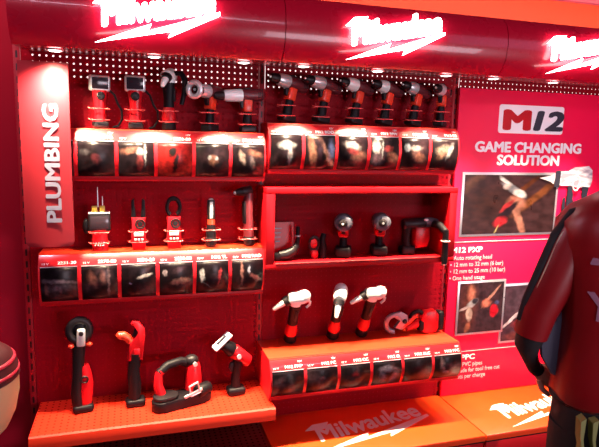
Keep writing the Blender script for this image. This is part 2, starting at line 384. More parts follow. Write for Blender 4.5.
# ------------------------------------------------------------------ picture shelves
def rnd_photo(seed, extra=(), gain=0.5):
    r = random.Random(seed); bl = []
    for _ in range(3):
        g = r.uniform(.02, .10); bl.append((r.uniform(.1, .9), r.uniform(.15, .85), r.uniform(.1, .4), r.uniform(.05, .2), r.uniform(0, 180), (g * 1.5, g * .8, g), 0.9))
    return picture('photo_print', (0.007, 0.004, 0.006), bl + list(extra), rough=0.35, gain=gain)
SK = (0.55, 0.26, 0.20); W = (0.8, 0.8, 0.82); R_ = (0.6, 0.03, 0.04); G = (0.2, 0.18, 0.2)
PH = {
 'a': [[(.2, .7, .12, .08, 0, G, .8), (.5, .5, .1, .15, 30, (.35, .08, .1), .8)],
       [(.3, .75, .25, .10, 10, SK, .5), (.62, .72, .12, .12, 0, W, .4), (.6, .4, .10, .28, 0, (.5, .1, .1), .5), (.75, .65, .03, .3, 0, W, .5)],
       [(.5, .5, .7, .7, 0, (.55, .03, .03), .3), (.42, .72, .12, .14, 0, (.03, .02, .02), .3), (.52, .4, .06, .3, -10, (.04, .02, .02), .3)],
       [(.52, .5, .13, .16, 0, (.6, .3, .2), .6), (.42, .58, .06, .08, 0, W, .5), (.62, .55, .06, .06, 0, W, .5)],
       [(.3, .6, .10, .22, 20, (.65, .5, .45), .5), (.7, .72, .22, .10, -15, SK, .6), (.62, .45, .08, .2, 10, (.4, .3, .3), .5)]],
 'b': [[(.5, .6, .45, .06, -4, (.30, .22, .26), .8), (.45, .4, .4, .1, 3, (.22, .16, .2), .8), (.15, .35, .06, .18, 0, (.35, .15, .15), .7)],
       [(.3, .6, .12, .25, 20, (.35, .14, .12), .7), (.6, .65, .10, .2, 0, (.3, .14, .12), .7), (.75, .5, .04, .4, 0, (.3, .2, .2), .7)],
       [(.68, .66, .22, .05, 15, (.75, .7, .65), .4), (.25, .45, .03, .03, 0, (.4, .4, .7), .5)],
       [(.16, .72, .07, .1, 0, (.6, .5, .52), .3), (.6, .45, .3, .10, 8, (.5, .28, .22), .5)],
       [(.18, .6, .08, .2, 0, (.75, .75, .75), .4), (.72, .55, .05, .24, -8, (.7, .1, .12), .4), (.3, .3, .2, .02, -40, G, .5)],
       [(.32, .6, .05, .4, 0, (.5, .25, .22), .5), (.55, .7, .05, .1, 0, (.6, .6, .7), .4), (.75, .45, .22, .08, -30, (.5, .22, .2), .5)]],
 'c': [[(.5, .7, .28, .12, 0, (.75, .75, .78), .5), (.62, .45, .08, .3, 0, (.7, .66, .7), .5)],
       [(.25, .5, .13, .5, 10, (.6, .3, .22), .5), (.7, .5, .09, .55, 30, (.6, .34, .28), .4), (.5, .5, .1, .4, 0, (.1, .04, .06), .5), (.85, .6, .1, .3, 0, (.25, .3, .6), .7)],
       [(.45, .72, .3, .12, -15, (.72, .7, .7), .4), (.7, .35, .28, .2, 20, (.62, .30, .24), .5), (.5, .55, .2, .1, -20, (.5, .08, .08), .5)],
       [(.2, .7, .16, .2, 0, (.75, .72, .75), .4), (.25, .3, .22, .2, 0, (.4, .25, .32), .6), (.62, .65, .16, .1, 0, (.55, .1, .1), .5), (.78, .4, .2, .15, -30, SK, .5), (.42, .6, .04, .3, 0, (.5, .5, .5), .4)],
       [(.2, .7, .12, .14, 0, (.72, .8, .9), .3), (.5, .68, .24, .09, 0, (.7, .6, .6), .4), (.65, .4, .3, .14, -35, SK, .5)],
       [(.45, .65, .3, .14, 10, (.6, .5, .42), .5), (.68, .6, .08, .28, -25, W, .4), (.4, .5, .2, .12, 40, (.6, .35, .25), .6)]],
 'd': [[(.6, .5, .1, .3, 0, (.10, .08, .09), .8)],
       [(.5, .6, .1, .1, 0, (.16, .08, .10), .6), (.6, .4, .3, .1, 20, (.07, .04, .05), .8)],
       [(.5, .62, .12, .12, 0, (.30, .03, .04), .6), (.4, .4, .25, .15, 0, (.08, .05, .06), .8)],
       [(.5, .7, .3, .12, -5, (.30, .26, .34), .6), (.35, .4, .12, .3, 10, (.22, .18, .25), .6), (.75, .35, .12, .3, -20, (.26, .22, .30), .6)],
       [(.5, .6, .2, .12, 20, (.08, .02, .03), .8)],
       [(.3, .6, .1, .3, 10, (.26, .18, .2), .6), (.75, .5, .25, .06, 40, (.2, .15, .18), .6), (.45, .3, .12, .08, 0, (.3, .26, .3), .6)]],
}
CODES = {'a': ['M12 PB', 'M12 IC', '2290-20', 'M12 BPD', 'M12 BDD'], 'b': ['2231-20', '2270-20', '2236-20', '2238-20', 'M12 TL', 'M12 RAD'],
         'c': ['M12 BD', 'M12 BDD', 'M12 CPD', 'M12 BIW', 'M12 BID', 'M12 BS'], 'd': ['M12 PXP', 'M12 PC', 'M12 CC', 'M12 IR', 'M12 BLC', 'M12 PPC']}
def picture_shelf(key, lab, x0, x1, ztop, zbot, depth, body_mat):
    wd = x1 - x0; H = ztop - zbot; hd = min(0.047, H * .25)
    t = thing('picture_shelf', lab, 'shelf', (x0, 0, zbot))
    D = depth
    SL = 0.030                                   # the header strip leans back by this much
    def fy(z):                                   # distance from the wall at height z: convex face below, sloping header above
        if z > H - hd: return -(D + 0.004 - SL * (z - (H - hd)) / hd)
        k = max(0.0, z / (H - hd)); return -(D + 0.004 + 0.014 * math.sin(PI * k) - 0.03 * (1 - k) ** 2)
    tilt = Matrix.Rotation(-math.atan2(SL, hd), 4, 'X')
    n = 12
    prof = [(0.0, 0.0)] + [(fy((H - hd) * i / n), (H - hd) * i / n) for i in range(n + 1)] + [(fy(H - 0.003), H - 0.003), (fy(H) + 0.004, H), (0.0, H)]
    mb = MB(); mb.rings([[(0, y, z) for y, z in prof], [(wd, y, z) for y, z in prof]]); mb.build('shelf_body', M['shelfred'], t, angle=30)
    ty = fy(H) + 0.006; MB().box((wd / 2, ty / 2, H + 0.0008), (wd, -ty, 0.0024), bev=0.0006).build('lit_top_sheet', M[body_mat], t)  # added sheet; lamp-lit orange of the shelf top put into its colour
    MB().box((wd / 2, fy(0) - 0.006, 0.008), (wd, 0.010, 0.018), bev=0.003).build('bottom_rail', M['red'], t)
    MB().box((wd / 2, fy(H) - 0.001, H - 0.002), (wd, 0.006, 0.006), bev=0.002).build('front_lip', M['shelf'], t)
    hb = math.hypot(SL, hd); hs = MB(); hs.box((0, 0, 0), (wd - 0.004, 0.002, hb - 0.002), bev=0.0008); o = hs.build('header_strip', M['header'], t)
    o.matrix_local = Matrix.Translation((wd / 2, fy(H - hd / 2) - 0.001, H - hd / 2)) @ tilt
    n6 = 6; p = wd / n6; first = 0
    for j in range(n6):
        a = j * p + p * 0.05; b = (j + 1) * p - p * 0.05; zz = [0.019 + (H - hd - 0.019) * i / 8 for i in range(9)]
        bm = bmesh.new(); uv = bm.loops.layers.uv.new('UVMap'); rows = []
        for z in zz: rows.append([bm.verts.new((x, fy(z) - 0.0022, z)) for x in (a, b)] + [bm.verts.new((x, fy(z) + 0.0, z)) for x in (b, a)])
        for i in range(8):
            lo, hi = rows[i], rows[i + 1]
            for q, (u0, u1) in enumerate(((0, 1), (1, 1), (1, 0), (0, 0))):
                f = bm.faces.new((lo[q], lo[(q + 1) % 4], hi[(q + 1) % 4], hi[q])); f.smooth = q in (0,)
                for l, (uu, vv) in zip(f.loops, ((u0, i / 8), (u1, i / 8), (u1, (i + 1) / 8), (u0, (i + 1) / 8))): l[uv].uv = (uu, vv)
        bm.faces.new(rows[0][::-1]); bm.faces.new(rows[-1])
        me = bpy.data.meshes.new('photo_card'); bm.to_mesh(me); bm.free()
        o = bpy.data.objects.new('photo_card', me); C.objects.link(o); o.parent = t
        ph = PH[key]; k = j - (6 - len(ph))
        me.materials.append(rnd_photo(hash(key) % 7 * 0 + ord(key) * 10 + j, ph[k] if k >= 0 else (), {'a': 0.30, 'b': 0.55, 'c': 0.32, 'd': 0.6}[key]))
        # pale edge above the card
        MB().box(((a + b) / 2, fy(zz[-1]) - 0.002, zz[-1] + 0.001), (b - a, 0.003, 0.003)).build('card_edge', M['dimwhite'], t)
        if k >= 0:
            z0 = H - hd + 0.010; y = fy(z0) - 0.0035
            text('model_code', CODES[key][k], 0.0185, xf((b - 0.004, y, z0)) @ tilt, M['white'], t, bold=0.03, sx=1.15, depth=0.0008, align='RIGHT')
            if key in 'acd': text('voltage_mark', '12V', 0.011, xf((b - 0.004, fy(z0 + 0.019) - 0.0035, z0 + 0.019)) @ tilt, M['white'], t, bold=0.03, sx=1.2, depth=0.0008, align='RIGHT')
            text('voltage_mark', '12 V', 0.011, xf((a + 0.004, y, z0 - 0.001)) @ tilt, M['white'], t, bold=0.02, sx=1.3, depth=0.0008)
    return t
picture_shelf('a', 'upper left red shelf with a curved row of tool photos', 0.07, 0.985, 1.605, 1.400, 0.145, 'shelf')
picture_shelf('b', 'left red shelf with photos below the plumbing sign, measuring tools on top', 0.07, 0.985, 1.105, 0.895, 0.145, 'shelf')
picture_shelf('c', 'upper middle red shelf with photos under the row of drills', 0.995, 1.925, 1.650, 1.435, 0.155, 'shelf')
picture_shelf('d', 'lower middle deep red shelf with dark photos carrying chrome headed tools', 0.99, 1.945, 0.625, 0.440, 0.265, 'shelf')

# lower left perforated shelf
t = thing('perforated_shelf', 'deep bright red perforated shelf at lower left carrying four tools', 'shelf', (0.52, -0.15, 0.40))
MB().box((0, 0.0, 0.028), (0.972, 0.296, 0.004)).build('shelf_plate', M['pegshelf'], t)
mb = MB(); pr = [(-0.146, 0.030), (-0.150, 0.032), (-0.157, 0.026), (-0.162, 0.0), (-0.160, -0.022), (-0.154, -0.024), (-0.152, 0.0), (-0.148, 0.024)]
mb.rings([[(-0.487, y, z) for y, z in pr], [(0.487, y, z) for y, z in pr]]).build('front_lip', M['shelf'], t)
for s in (-1, 1): MB().box((s * 0.4865, 0.0, 0.004), (0.003, 0.292, 0.048)).build('end_plate', M['red'], t)

# recessed box
t = thing('recessed_display_box', 'shallow red framed box at eye level in the middle bay', 'display box', (0.985, 0, 1.012))
Wd, Hh, D = 0.945, 0.362, 0.172
MB().box((Wd / 2, -D / 2, Hh - 0.014), (Wd, D, 0.028), bev=0.004).build('top_panel', M['red'], t)
MB().box((Wd / 2, -D / 2, 0.012), (Wd, D, 0.024), bev=0.004).build('bottom_panel', M['red'], t)
for x in (0.020, Wd - 0.022): MB().box((x, -D / 2, Hh / 2), (0.040, D, Hh - 0.05), bev=0.003).build('side_panel', M['red'], t)
MB().box((Wd / 2, -D - 0.001, 0.026), (Wd - 0.09, 0.004, 0.004), bev=0.001).build('floor_edge', M['clip'], t)

# ------------------------------------------------------------------ printed panel
PX0, PX1, PZ0, PZ1 = 2.0, 3.04, 0.236, 1.858
t = thing('printed_sign_panel', 'large glossy red printed panel with white headline at right', 'sign', (0, -0.012, 0))
MB().box(((PX0 + PX1) / 2, 0.0, (PZ0 + PZ1) / 2), (PX1 - PX0, 0.020, PZ1 - PZ0), bev=0.002).build('panel_board', M['panel'], t)
Y0 = -0.011
def rrect(x0, z0, x1, z1, r, n=5):
    p = []
    for cx, cz, a in ((x1 - r, z1 - r, 0), (x0 + r, z1 - r, 90), (x0 + r, z0 + r, 180), (x1 - r, z0 + r, 270)):
        for i in range(n + 1): q = math.radians(a + 90 * i / n); p.append((cx + r * math.cos(q), cz + r * math.sin(q)))
    return p
bd = MB().prism(rrect(2.236, 1.642, 2.638, 1.787, 0.014), Y0 - 0.0015, Y0 + 0.001).build('badge', M['white'], t)
text('letter', 'M', 0.135, xf((2.258, Y0 - 0.0025, 1.664)), M['toolred'], bd, bold=0.07, fit=0.145)
text('numerals', '12', 0.135, xf((2.416, Y0 - 0.0025, 1.664)), M['charcoal'], bd, bold=0.06, fit=0.165, shear=0.25)
text('headline', 'GAME CHANGING', 0.072, xf((2.440, Y0 - 0.001, 1.546)), M['white'], t, bold=0.055, fit=0.66, align='CENTER')
text('headline', 'SOLUTION', 0.072, xf((2.440, Y0 - 0.001, 1.480)), M['white'], t, bold=0.055, fit=0.385, align='CENTER')
def quad_photo(name, x0, z0, x1, z1, material, y, fw=0.012):
    fr = MB().box(((x0 + x1) / 2, y, (z0 + z1) / 2), (x1 - x0, 0.004, z1 - z0), bev=0.001).build('photo_frame', M['frame'], t)
    bm = bmesh.new(); uv = bm.loops.layers.uv.new('UVMap'); a, b, c, d = x0 + fw, z0 + fw, x1 - fw, z1 - fw
    vs_ = [bm.verts.new(p) for p in ((a, y - 0.0028, b), (c, y - 0.0028, b), (c, y - 0.0028, d), (a, y - 0.0028, d))]
    f = bm.faces.new(vs_)
    for l, q in zip(f.loops, ((0, 0), (1, 0), (1, 1), (0, 1))): l[uv].uv = q
    me = bpy.data.meshes.new(name); bm.to_mesh(me); bm.free(); me.materials.append(material)
    o = bpy.data.objects.new(name, me); C.objects.link(o); o.parent = fr
    return fr
BR = (.16, .055, .03)
big = picture('workshop_photo', (0.030, 0.012, 0.014), [
    (.10, .9, .06, .35, -30, (.20, .10, .07), .6), (.20, .55, .4, .35, -20, (.06, .022, .016), .9),
    (.78, .62, .42, .055, 52, (.24, .085, .035), .35), (.66, .80, .30, .035, 52, (.16, .05, .02), .4),
    (.60, .25, .045, .36, 14, SK, .35), (.56, .50, .10, .14, 0, SK, .5),
    (.46, .36, .05, .24, -33, (.04, .02, .03), .3), (.40, .20, .07, .10, -30, (.60, .04, .06), .3), (.47, .48, .03, .14, -33, (.5, .05, .06), .4),
    (.53, .74, .05, .19, 46, (.30, .30, .36), .3), (.60, .68, .06, .09, 46, (.75, .72, .75), .3), (.43, .90, .03, .10, 40, (.7, .7, .75), .4),
    (.36, .06, .01, .10, -20, (.5, .4, .2), .5), (.45, .80, .04, .05, 0, (.6, .5, .5), .5)], rough=0.3, gain=0.55, warp=0.05)
# the three framed photographs (positions measured on the panel)
quad_photo('photo_print', 2.045, 1.105 - 0.0, 2.642, 1.440, big, Y0 - 0.001, 0.013)
ph2 = picture('pipe_photo', (0.035, 0.016, 0.022), [
    (.2, .55, .2, .5, 0, (.18, .06, .05), .8), (.26, .8, .10, .16, 0, (.55, .22, .16), .5), (.30, .6, .14, .07, 30, (.40, .42, .45), .3), (.36, .64, .07, .06, 0, (.06, .05, .07), .3),
    (.12, .50, .12, .03, 25, (.55, .5, .5), .3), (.24, .38, .07, .14, 5, (.65, .55, .48), .3), (.22, .12, .06, .12, -20, (.4, .16, .10), .5),
    (.72, .72, .30, .03, 48, (.60, .32, .26), .3), (.62, .58, .12, .09, 20, (.60, .22, .16), .4), (.80, .42, .10, .13, 0, (.75, .02, .05), .3), (.86, .58, .06, .05, 0, (.12, .12, .25), .4)], rough=0.3, gain=0.7, warp=0.06)
ph3 = picture('cutting_photo', (0.05, 0.022, 0.035), [
    (.3, .7, .5, .4, 20, (.13, .08, .11), .8), (.35, .55, .55, .035, 42, (.75, .68, .72), .2), (.5, .58, .20, .12, 40, (.30, .28, .38), .4), (.44, .5, .07, .05, 0, (.02, .02, .03), .3),
    (.55, .38, .35, .10, 15, (.60, .05, .05), .4), (.5, .12, .45, .09, 8, (.30, .09, .08), .5), (.85, .85, .09, .04, 42, (.9, .85, .85), .3)], rough=0.3, gain=0.7, warp=0.06)
quad_photo('photo_print', 2.335, 0.505, 2.72, 0.838, ph3, Y0 - 0.001)
quad_photo('photo_print', 2.056, 0.572, 2.352, 0.868, ph2, Y0 - 0.006)
MB().box((2.35, Y0 - 0.001, 1.078), (0.66, 0.002, 0.004)).build('rule_line', M['dimwhite'], t)
MB().box((2.44, Y0 - 0.001, 0.478), (0.70, 0.002, 0.003)).build('rule_line', M['dimwhite'], t)
X_ = 2.004
text('lettering', 'M12 PXP', 0.040, xf((X_, Y0 - 0.001, 1.022)), M['white'], t, bold=0.04, sx=1.25)
for i, s in enumerate(('• Auto rotating head', '• 12 mm to 32 mm (6 bar)', '• 12 mm to 25 mm (10 bar)', '• One hand usage')):
    text('lettering', s, 0.033, xf((X_, Y0 - 0.001, 0.983 - 0.036 * i)), M['dimwhite'], t, sx=0.92, bold=0.008)
text('lettering', 'M12 PPC', 0.040, xf((X_, Y0 - 0.001, 0.432)), M['white'], t, bold=0.04, sx=1.25)
for i, s in enumerate(('• 50 mm PVC pipes', '• Easy blade for tool free cut', '• 175 cuts per charge')):
    text('lettering', s, 0.033, xf((X_, Y0 - 0.001, 0.394 - 0.034 * i)), M['dimwhite'], t, sx=0.92, bold=0.008)
# printed picture of the crimping tool overlapping the big photo
def prt(name, poly, material, y, parent): return MB().prism(poly, y - 0.0008, y + 0.0008).build(name, material, parent)
def flat_mat(name, c0, c1, scale):
    mt = mat(name, c0, 0.35); nt = mt.node_tree; b = nt.nodes['Principled BSDF']
    tc = nt.nodes.new('ShaderNodeTexCoord'); nz = nt.nodes.new('ShaderNodeTexNoise'); nz.inputs['Scale'].default_value = scale
    mp = nt.nodes.new('ShaderNodeMapping'); mp.inputs['Scale'].default_value = (1, 1, 3); nt.links.new(tc.outputs['Object'], mp.inputs[0]); nt.links.new(mp.outputs[0], nz.inputs[0])
    cr = nt.nodes.new('ShaderNodeValToRGB'); cr.color_ramp.elements[0].position = 0.4; cr.color_ramp.elements[1].position = 0.62
    cr.color_ramp.elements[0].color = (*c0, 1); cr.color_ramp.elements[1].color = (*c1, 1); nt.links.new(nz.outputs['Fac'], cr.inputs[0]); nt.links.new(cr.outputs[0], b.inputs['Base Color'])
    return mt
steel = flat_mat('printed_steel', (0.28, 0.25, 0.32), (0.80, 0.76, 0.82), 14)
yy = Y0 - 0.0085
tp = prt('tool_print', [(2.642, 1.375), (2.660, 1.370), (2.717, 1.372), (2.754, 1.360), (2.848, 1.362), (2.860, 1.40), (2.856, 1.455), (2.830, 1.478), (2.736, 1.470), (2.698, 1.450), (2.642, 1.448)], steel, yy, t)
prt('nozzle_print', [(2.510, 1.412), (2.585, 1.392), (2.604, 1.38), (2.618, 1.44), (2.585, 1.425)], M['dimwhite'], yy, tp)
prt('collar_print', [(2.609, 1.365), (2.643, 1.362), (2.646, 1.455), (2.612, 1.450)], M['charcoal'], yy - 0.0005, tp)
prt('grip_print', [(2.703, 1.368), (2.731, 1.368), (2.740, 1.30), (2.787, 1.13), (2.792, 1.08), (2.707, 1.08), (2.712, 1.18), (2.698, 1.28)], M['charcoal'], yy, tp)
prt('grip_print', [(2.797, 1.365), (2.841, 1.362), (2.834, 1.30), (2.820, 1.24), (2.834, 1.17), (2.811, 1.15), (2.792, 1.21), (2.801, 1.28)], M['charcoal'], yy, tp)
prt('grip_print', [(2.672, 1.30), (2.689, 1.31), (2.693, 1.13), (2.674, 1.08), (2.662, 1.10), (2.674, 1.20)], M['charcoal'], yy, tp)
MB().torus((2.752, yy - 0.002, 1.385), 0.030, 0.004, n=20, seg=6, sx=0.75, sz=1.35).build('hook_print', M['white'], tp)

# ------------------------------------------------------------------ tools
def holder_proto(name_z=()):
    t = thing('tool_holder', '', 'tool holder')
    for z in (0.034, 0.078):
        mb = MB(); w_, d_ = 0.036, 0.030
        mb.tube([(-w_ - .006, -d_ + .010, z + .004), (-w_, -d_ - .002, z), (-w_ * .4, -d_ - .006, z), (w_ * .4, -d_ - .006, z), (w_, -d_ - .002, z), (w_ + .002, 0, z), (w_ - .006, d_, z), (0, d_ + .008, z)], 0.0024, 8)
        mb.tube([(-w_, -d_ - .002, z), (-w_ - .002, 0, z), (-w_ + .006, d_, z), (0, d_ + .008, z)], 0.0024, 8)
        mb.build('clip', M['clip'], t)
    MB().box((0, 0.042, 0.050), (0.012, 0.006, 0.10), bev=0.001).build('back_plate', M['red'], t)
    return t
holder = holder_proto(); holder_used = [False]
def put_holder(loc, label, group='red wire tool holders on the shelves'):
    global holder
    if not holder_used[0]:
        holder.location = loc; holder['label'] = label; holder['group'] = group; holder_used[0] = True
    else: place_copy(holder, loc, 0.0, label, group)

def make_drill(name, label, cat, loc, rot, head=M['silver'], long=0.0, group=None, chuck='black', size=1.0, housing='darkcase'):
    """pistol tool: nose to -x, stands on its battery"""
    t = thing(name, label, cat, loc, rot, group); t.scale = (size * 1.08, size * 1.08, size * 1.05)
    MB().box((0.006, 0, 0.013), (0.064, 0.044, 0.026), bev=0.007, seg=3).build('battery', M['black'], t)
    g = MB(); g.tube([(0.006, 0, 0.022), (0.006, 0, 0.05), (0.010, 0, 0.085), (0.016, 0, 0.118), (0.018, 0, 0.138)], [0.020, 0.019, 0.0165, 0.018, 0.021], 16, 0.85).build('grip', M['rubber'], t)
    MB().box((0.009, 0, 0.108), (0.036, 0.0365, 0.052), (0, 0.1, 0), bev=0.007).build('grip_collar', M['toolorange'], t)
    MB().pod((0.078, 0, 0.150), (-0.018, 0, 0.150), 0.0245, 0.0255).build('motor_housing', M[housing], t)
    v = MB()
    for k in range(3): v.box((0.052 + k * 0.008, 0, 0.150), (0.003, 0.0500, 0.022), bev=0.001)
    v.build('vents', M['black'], t)
    MB().tube([(-0.012, 0, 0.150), (-0.020, 0, 0.150), (-0.046 - long, 0, 0.150), (-0.056 - long, 0, 0.150)], [0.0255, 0.0262, 0.0235, 0.019], 20).build('gear_case', head, t)
    MB().tube([(-0.054 - long, 0, 0.150), (-0.058 - long, 0, 0.150), (-0.078 - long, 0, 0.150), (-0.090 - long, 0, 0.150)], [0.018, 0.0185, 0.017, 0.010], 18).build('chuck', M[chuck], t)
    MB().cyl((-0.088 - long, 0, 0.150), (-0.094 - long, 0, 0.150), 0.006, 0.004, 10).build('chuck_jaws', M['silver'], t)
    MB().prism([(-0.012, 0.132), (-0.022, 0.120), (-0.018, 0.100), (-0.006, 0.096), (0.0, 0.13)], -0.008, 0.008, bev=0.002).build('trigger', M['black'], t)
    MB().box((0.012, 0, 0.177), (0.028, 0.012, 0.005), bev=0.002).build('speed_switch', M['black'], t)
    return t

# middle bay, top row: six pistol tools pointing left
m1 = [(1.085, 'M', 'left end of the row', 'silver', 0.0), (1.245, 'M', '', 'silver', .004), (1.405, 'M', '', 'chrome', 0.0), (1.555, 'M', '', 'chrome', -.01), (1.705, 'M', '', 'silver', -.006), (1.855, 'M', '', 'silver', -.012)]
m1lab = ['red cordless drill at the left end of the upper middle row, touching the bay divider', 'red cordless drill second from left in the upper middle row',
         'red cordless drill with bright chrome gear case, third from left in the upper middle row', 'red cordless driver with stubby pale nose, third from right in the upper middle row',
         'red cordless drill second from right in the upper middle row', 'short red driver at the right end of the upper middle row beside the printed panel']
for (x, _, _, hd, lg), lab in zip(m1, m1lab):
    i = m1lab.index(lab)
    rz = [0.42, 0.40, 0.40, 0.38, 0.42, 0.75][i]
    make_drill('cordless_drill', lab, 'drill', (x, -0.088, 1.662), (0, 0.15 if i < 5 else 0.05, rz), M[hd], lg + 0.004, 'pistol drills on the upper middle shelf', size=1.08)
    put_holder((x, -0.088, 1.651), 'red wire holder around the battery of the ' + ['first', 'second', 'third', 'fourth', 'fifth', 'sixth'][i] + ' drill from left, upper middle shelf')

# left bay, top row
def inspection_camera(label, loc, rz, sc=1.0):
    t = thing('inspection_camera', label, 'inspection camera', loc, rz, 'hand held screen tools on the upper left shelf'); t.scale = (sc,) * 3
    MB().box((0, 0, 0.014), (0.058, 0.046, 0.028), bev=0.008, seg=3).build('battery', M['black'], t)
    MB().tube([(0, 0, 0.022), (0, 0, 0.06), (0, 0, 0.10), (0, 0, 0.135), (0, 0, 0.150)], [0.023, 0.021, 0.022, 0.028, 0.030], 18, 0.75).build('body', M['toolred'], t)
    MB().box((0, 0, 0.178), (0.080, 0.034, 0.062), (0.12, 0, 0), bev=0.008, seg=3).build('screen_housing', M['silver'], t)
    MB().box((0, -0.016, 0.178), (0.064, 0.006, 0.046), (0.12, 0, 0), bev=0.003).build('screen', M['screen'], t)
    k = MB(); k.ell((0, -0.021, 0.128), (0.017, 0.006, 0.017))
    for a in range(5): k.ell((0.010 * math.cos(a * 1.257), -0.026, 0.128 + 0.010 * math.sin(a * 1.257)), (0.0035, 0.002, 0.0035), u=8, v=6)
    k.build('keypad', M['black'], t)
    MB().tube([(0.036, 0, 0.155), (0.056, -0.01, 0.135), (0.068, -0.01, 0.10), (0.085, 0.0, 0.075), (0.088, 0.005, 0.04), (0.072, 0.01, 0.012), (0.052, 0.012, 0.006)], 0.0045, 8).build('cable', M['rubber'], t)
    return t
inspection_camera('red screen tool half hidden behind the plumbing sign on the top shelf', (0.315, -0.075, 1.609), 0.25, 1.0)
inspection_camera('red inspection camera with wide silver rimmed screen, second on the top shelf', (0.452, -0.075, 1.609), 0.0, 1.03)
put_holder((0.315, -0.075, 1.608), 'red wire holder under the screen tool nearest the plumbing sign')
put_holder((0.452, -0.075, 1.608), 'red wire holder around the inspection camera with silver rimmed screen')

def expander(name, label, loc, rz, lean=0.0, fwd=0.0, group=None):
    """slim upright tool with a pale metal right-angle head"""
    e_ = (Matrix.Rotation(fwd, 3, 'X') @ Matrix.Rotation(rz, 3, 'Z') @ Matrix.Rotation(lean, 3, 'Y')).to_euler()
    t = thing(name, label, 'expander tool', loc, tuple(e_), group)
    MB().pod((0, 0, 0), (0, 0, 0.042), 0.027, 0.025, e=.25).build('battery', M['rubber'], t)
    MB().tube([(0, 0, 0.040), (0, 0, 0.055), (0, 0, 0.085), (0, 0, 0.098)], [0.0255, 0.027, 0.023, 0.020], 18).build('lower_housing', M['toolred'], t)
    MB().tube([(0, 0, 0.094), (0, 0, 0.13), (0.002, 0, 0.17), (0.002, 0, 0.205)], [0.0205, 0.020, 0.022, 0.024], 18).build('grip', M['rubber'], t)
    MB().box((0.004, -0.018, 0.15), (0.014, 0.014, 0.055), bev=0.004).build('paddle_switch', M['black'], t)
    h = MB(); h.pod((0.040, 0, 0.232), (-0.030, 0, 0.228), 0.029, 0.027, e=.6); h.ell((0.030, 0, 0.236), (0.030, 0.028, 0.030)); h.cyl((0, 0, 0.20), (0, 0, 0.225), 0.025, 0.027)
    h.build('head', M['chrome'], t)
    MB().cyl((-0.028, 0, 0.222), (-0.044, 0, 0.210), 0.022, 0.020).build('collar', M['black'], t)
    MB().tube([(-0.042, 0, 0.212), (-0.056, 0, 0.202), (-0.084, 0, 0.180), (-0.088, 0, 0.177)], [0.013, 0.012, 0.008, 0.005], 14).build('nozzle', M['chrome'], t)
    MB().tube([(0.045, 0, 0.222), (0.062, 0, 0.205), (0.062, 0, 0.190), (0.050, 0, 0.176)], [0.006, 0.006, 0.005, 0.005], 8).build('hook', M['chrome'], t)
    t.scale = (1.15, 1.15, 1.08)
    return t
# chrome headed tool under the second lamp
t = expander('expander_tool', 'slim tool with glaring white metal head below the second lamp on the top shelf', (0.585, -0.085, 1.609), 1.25, 0.0)
t.scale = (1.08, 1.08, 0.96)
MB().tube([(0.004, -0.022, 0.240), (0.004, -0.048, 0.242), (0.004, -0.062, 0.215), (0.004, -0.060, 0.16), (0.004, -0.048, 0.11)], [0.010, 0.012, 0.012, 0.010, 0.008], 10).build('side_lever', M['rubber'], t)
put_holder((0.585, -0.085, 1.608), 'red wire holder around the white headed tool on the top left shelf')
d = make_drill('right_angle_drill', 'stubby red power tool with round dark mouth facing out, fourth on the top shelf', 'drill', (0.752, -0.075, 1.609), (0, 0, 0.85), M['silver'], 0.0, 'pistol tools on the upper left shelf', size=1.05)
MB().torus((-0.092, 0, 0.150), 0.026, 0.010, rot=(0, 0, PI / 2), n=24).build('nose_ring', M['silver'], d)
put_holder((0.752, -0.075, 1.608), 'red wire holder around the stubby tool with round mouth')
d = make_drill('impact_driver', 'long black and silver pistol tool at the right of the top left shelf', 'drill', (0.915, -0.075, 1.609), (0, -0.06, 0.10), M['chrome'], 0.030, 'pistol tools on the upper left shelf', size=1.0)
MB().pod((-0.085, 0, 0.150), (-0.125, 0, 0.150), 0.017, 0.013).build('long_nose', M['black'], d)
put_holder((0.915, -0.075, 1.608), 'red wire holder around the long pistol tool beside the bay divider')

# left bay, measuring tools
t = thing('thermal_meter', 'red meter with dark screen, yellow terminals and thin upright probes', 'meter', (0.300, -0.08, 1.109), 0.05)
MB().tube([(0, 0, 0), (0, 0, 0.03), (0, 0, 0.06), (0, 0, 0.085)], [0.030, 0.033, 0.031, 0.034], 18, 0.7).build('body', M['toolred'], t)
MB().box((0, 0, 0.118), (0.086, 0.036, 0.074), bev=0.008, seg=3).build('screen_housing', M['black'], t)
MB().box((0, -0.018, 0.116), (0.070, 0.004, 0.052), bev=0.002).build('screen', M['screen'], t)
MB().box((0, 0, 0.156), (0.084, 0.038, 0.008), bev=0.003).build('top_trim', M['silver'], t)
b_ = MB()
for x in (-0.018, 0, 0.018): b_.ell((x, -0.024, 0.074), (0.005, 0.003, 0.003), u=8, v=6)
b_.build('buttons', M['dimwhite'], t)
for x in (-0.018, 0.012): MB().box((x, 0, 0.172), (0.022, 0.018, 0.026), bev=0.004).build('terminal', M['yellow'], t)
for x, h in ((-0.004, 0.262), (0.014, 0.225)): MB().tube([(x, 0, 0.18), (x, 0, h)], [0.0022, 0.0014], 8).build('probe', M['silver'], t)
MB().ell((-0.052, 0.01, 0.10), (0.014, 0.016, 0.032)).build('side_strap', M['rubber'], t)
text('lettering', 'M12', 0.022, xf((-0.022, -0.0245, 0.022)), M['white'], t, bold=0.04, shear=0.3)
put_holder((0.300, -0.08, 1.108), 'red wire holder around the meter with yellow terminals')
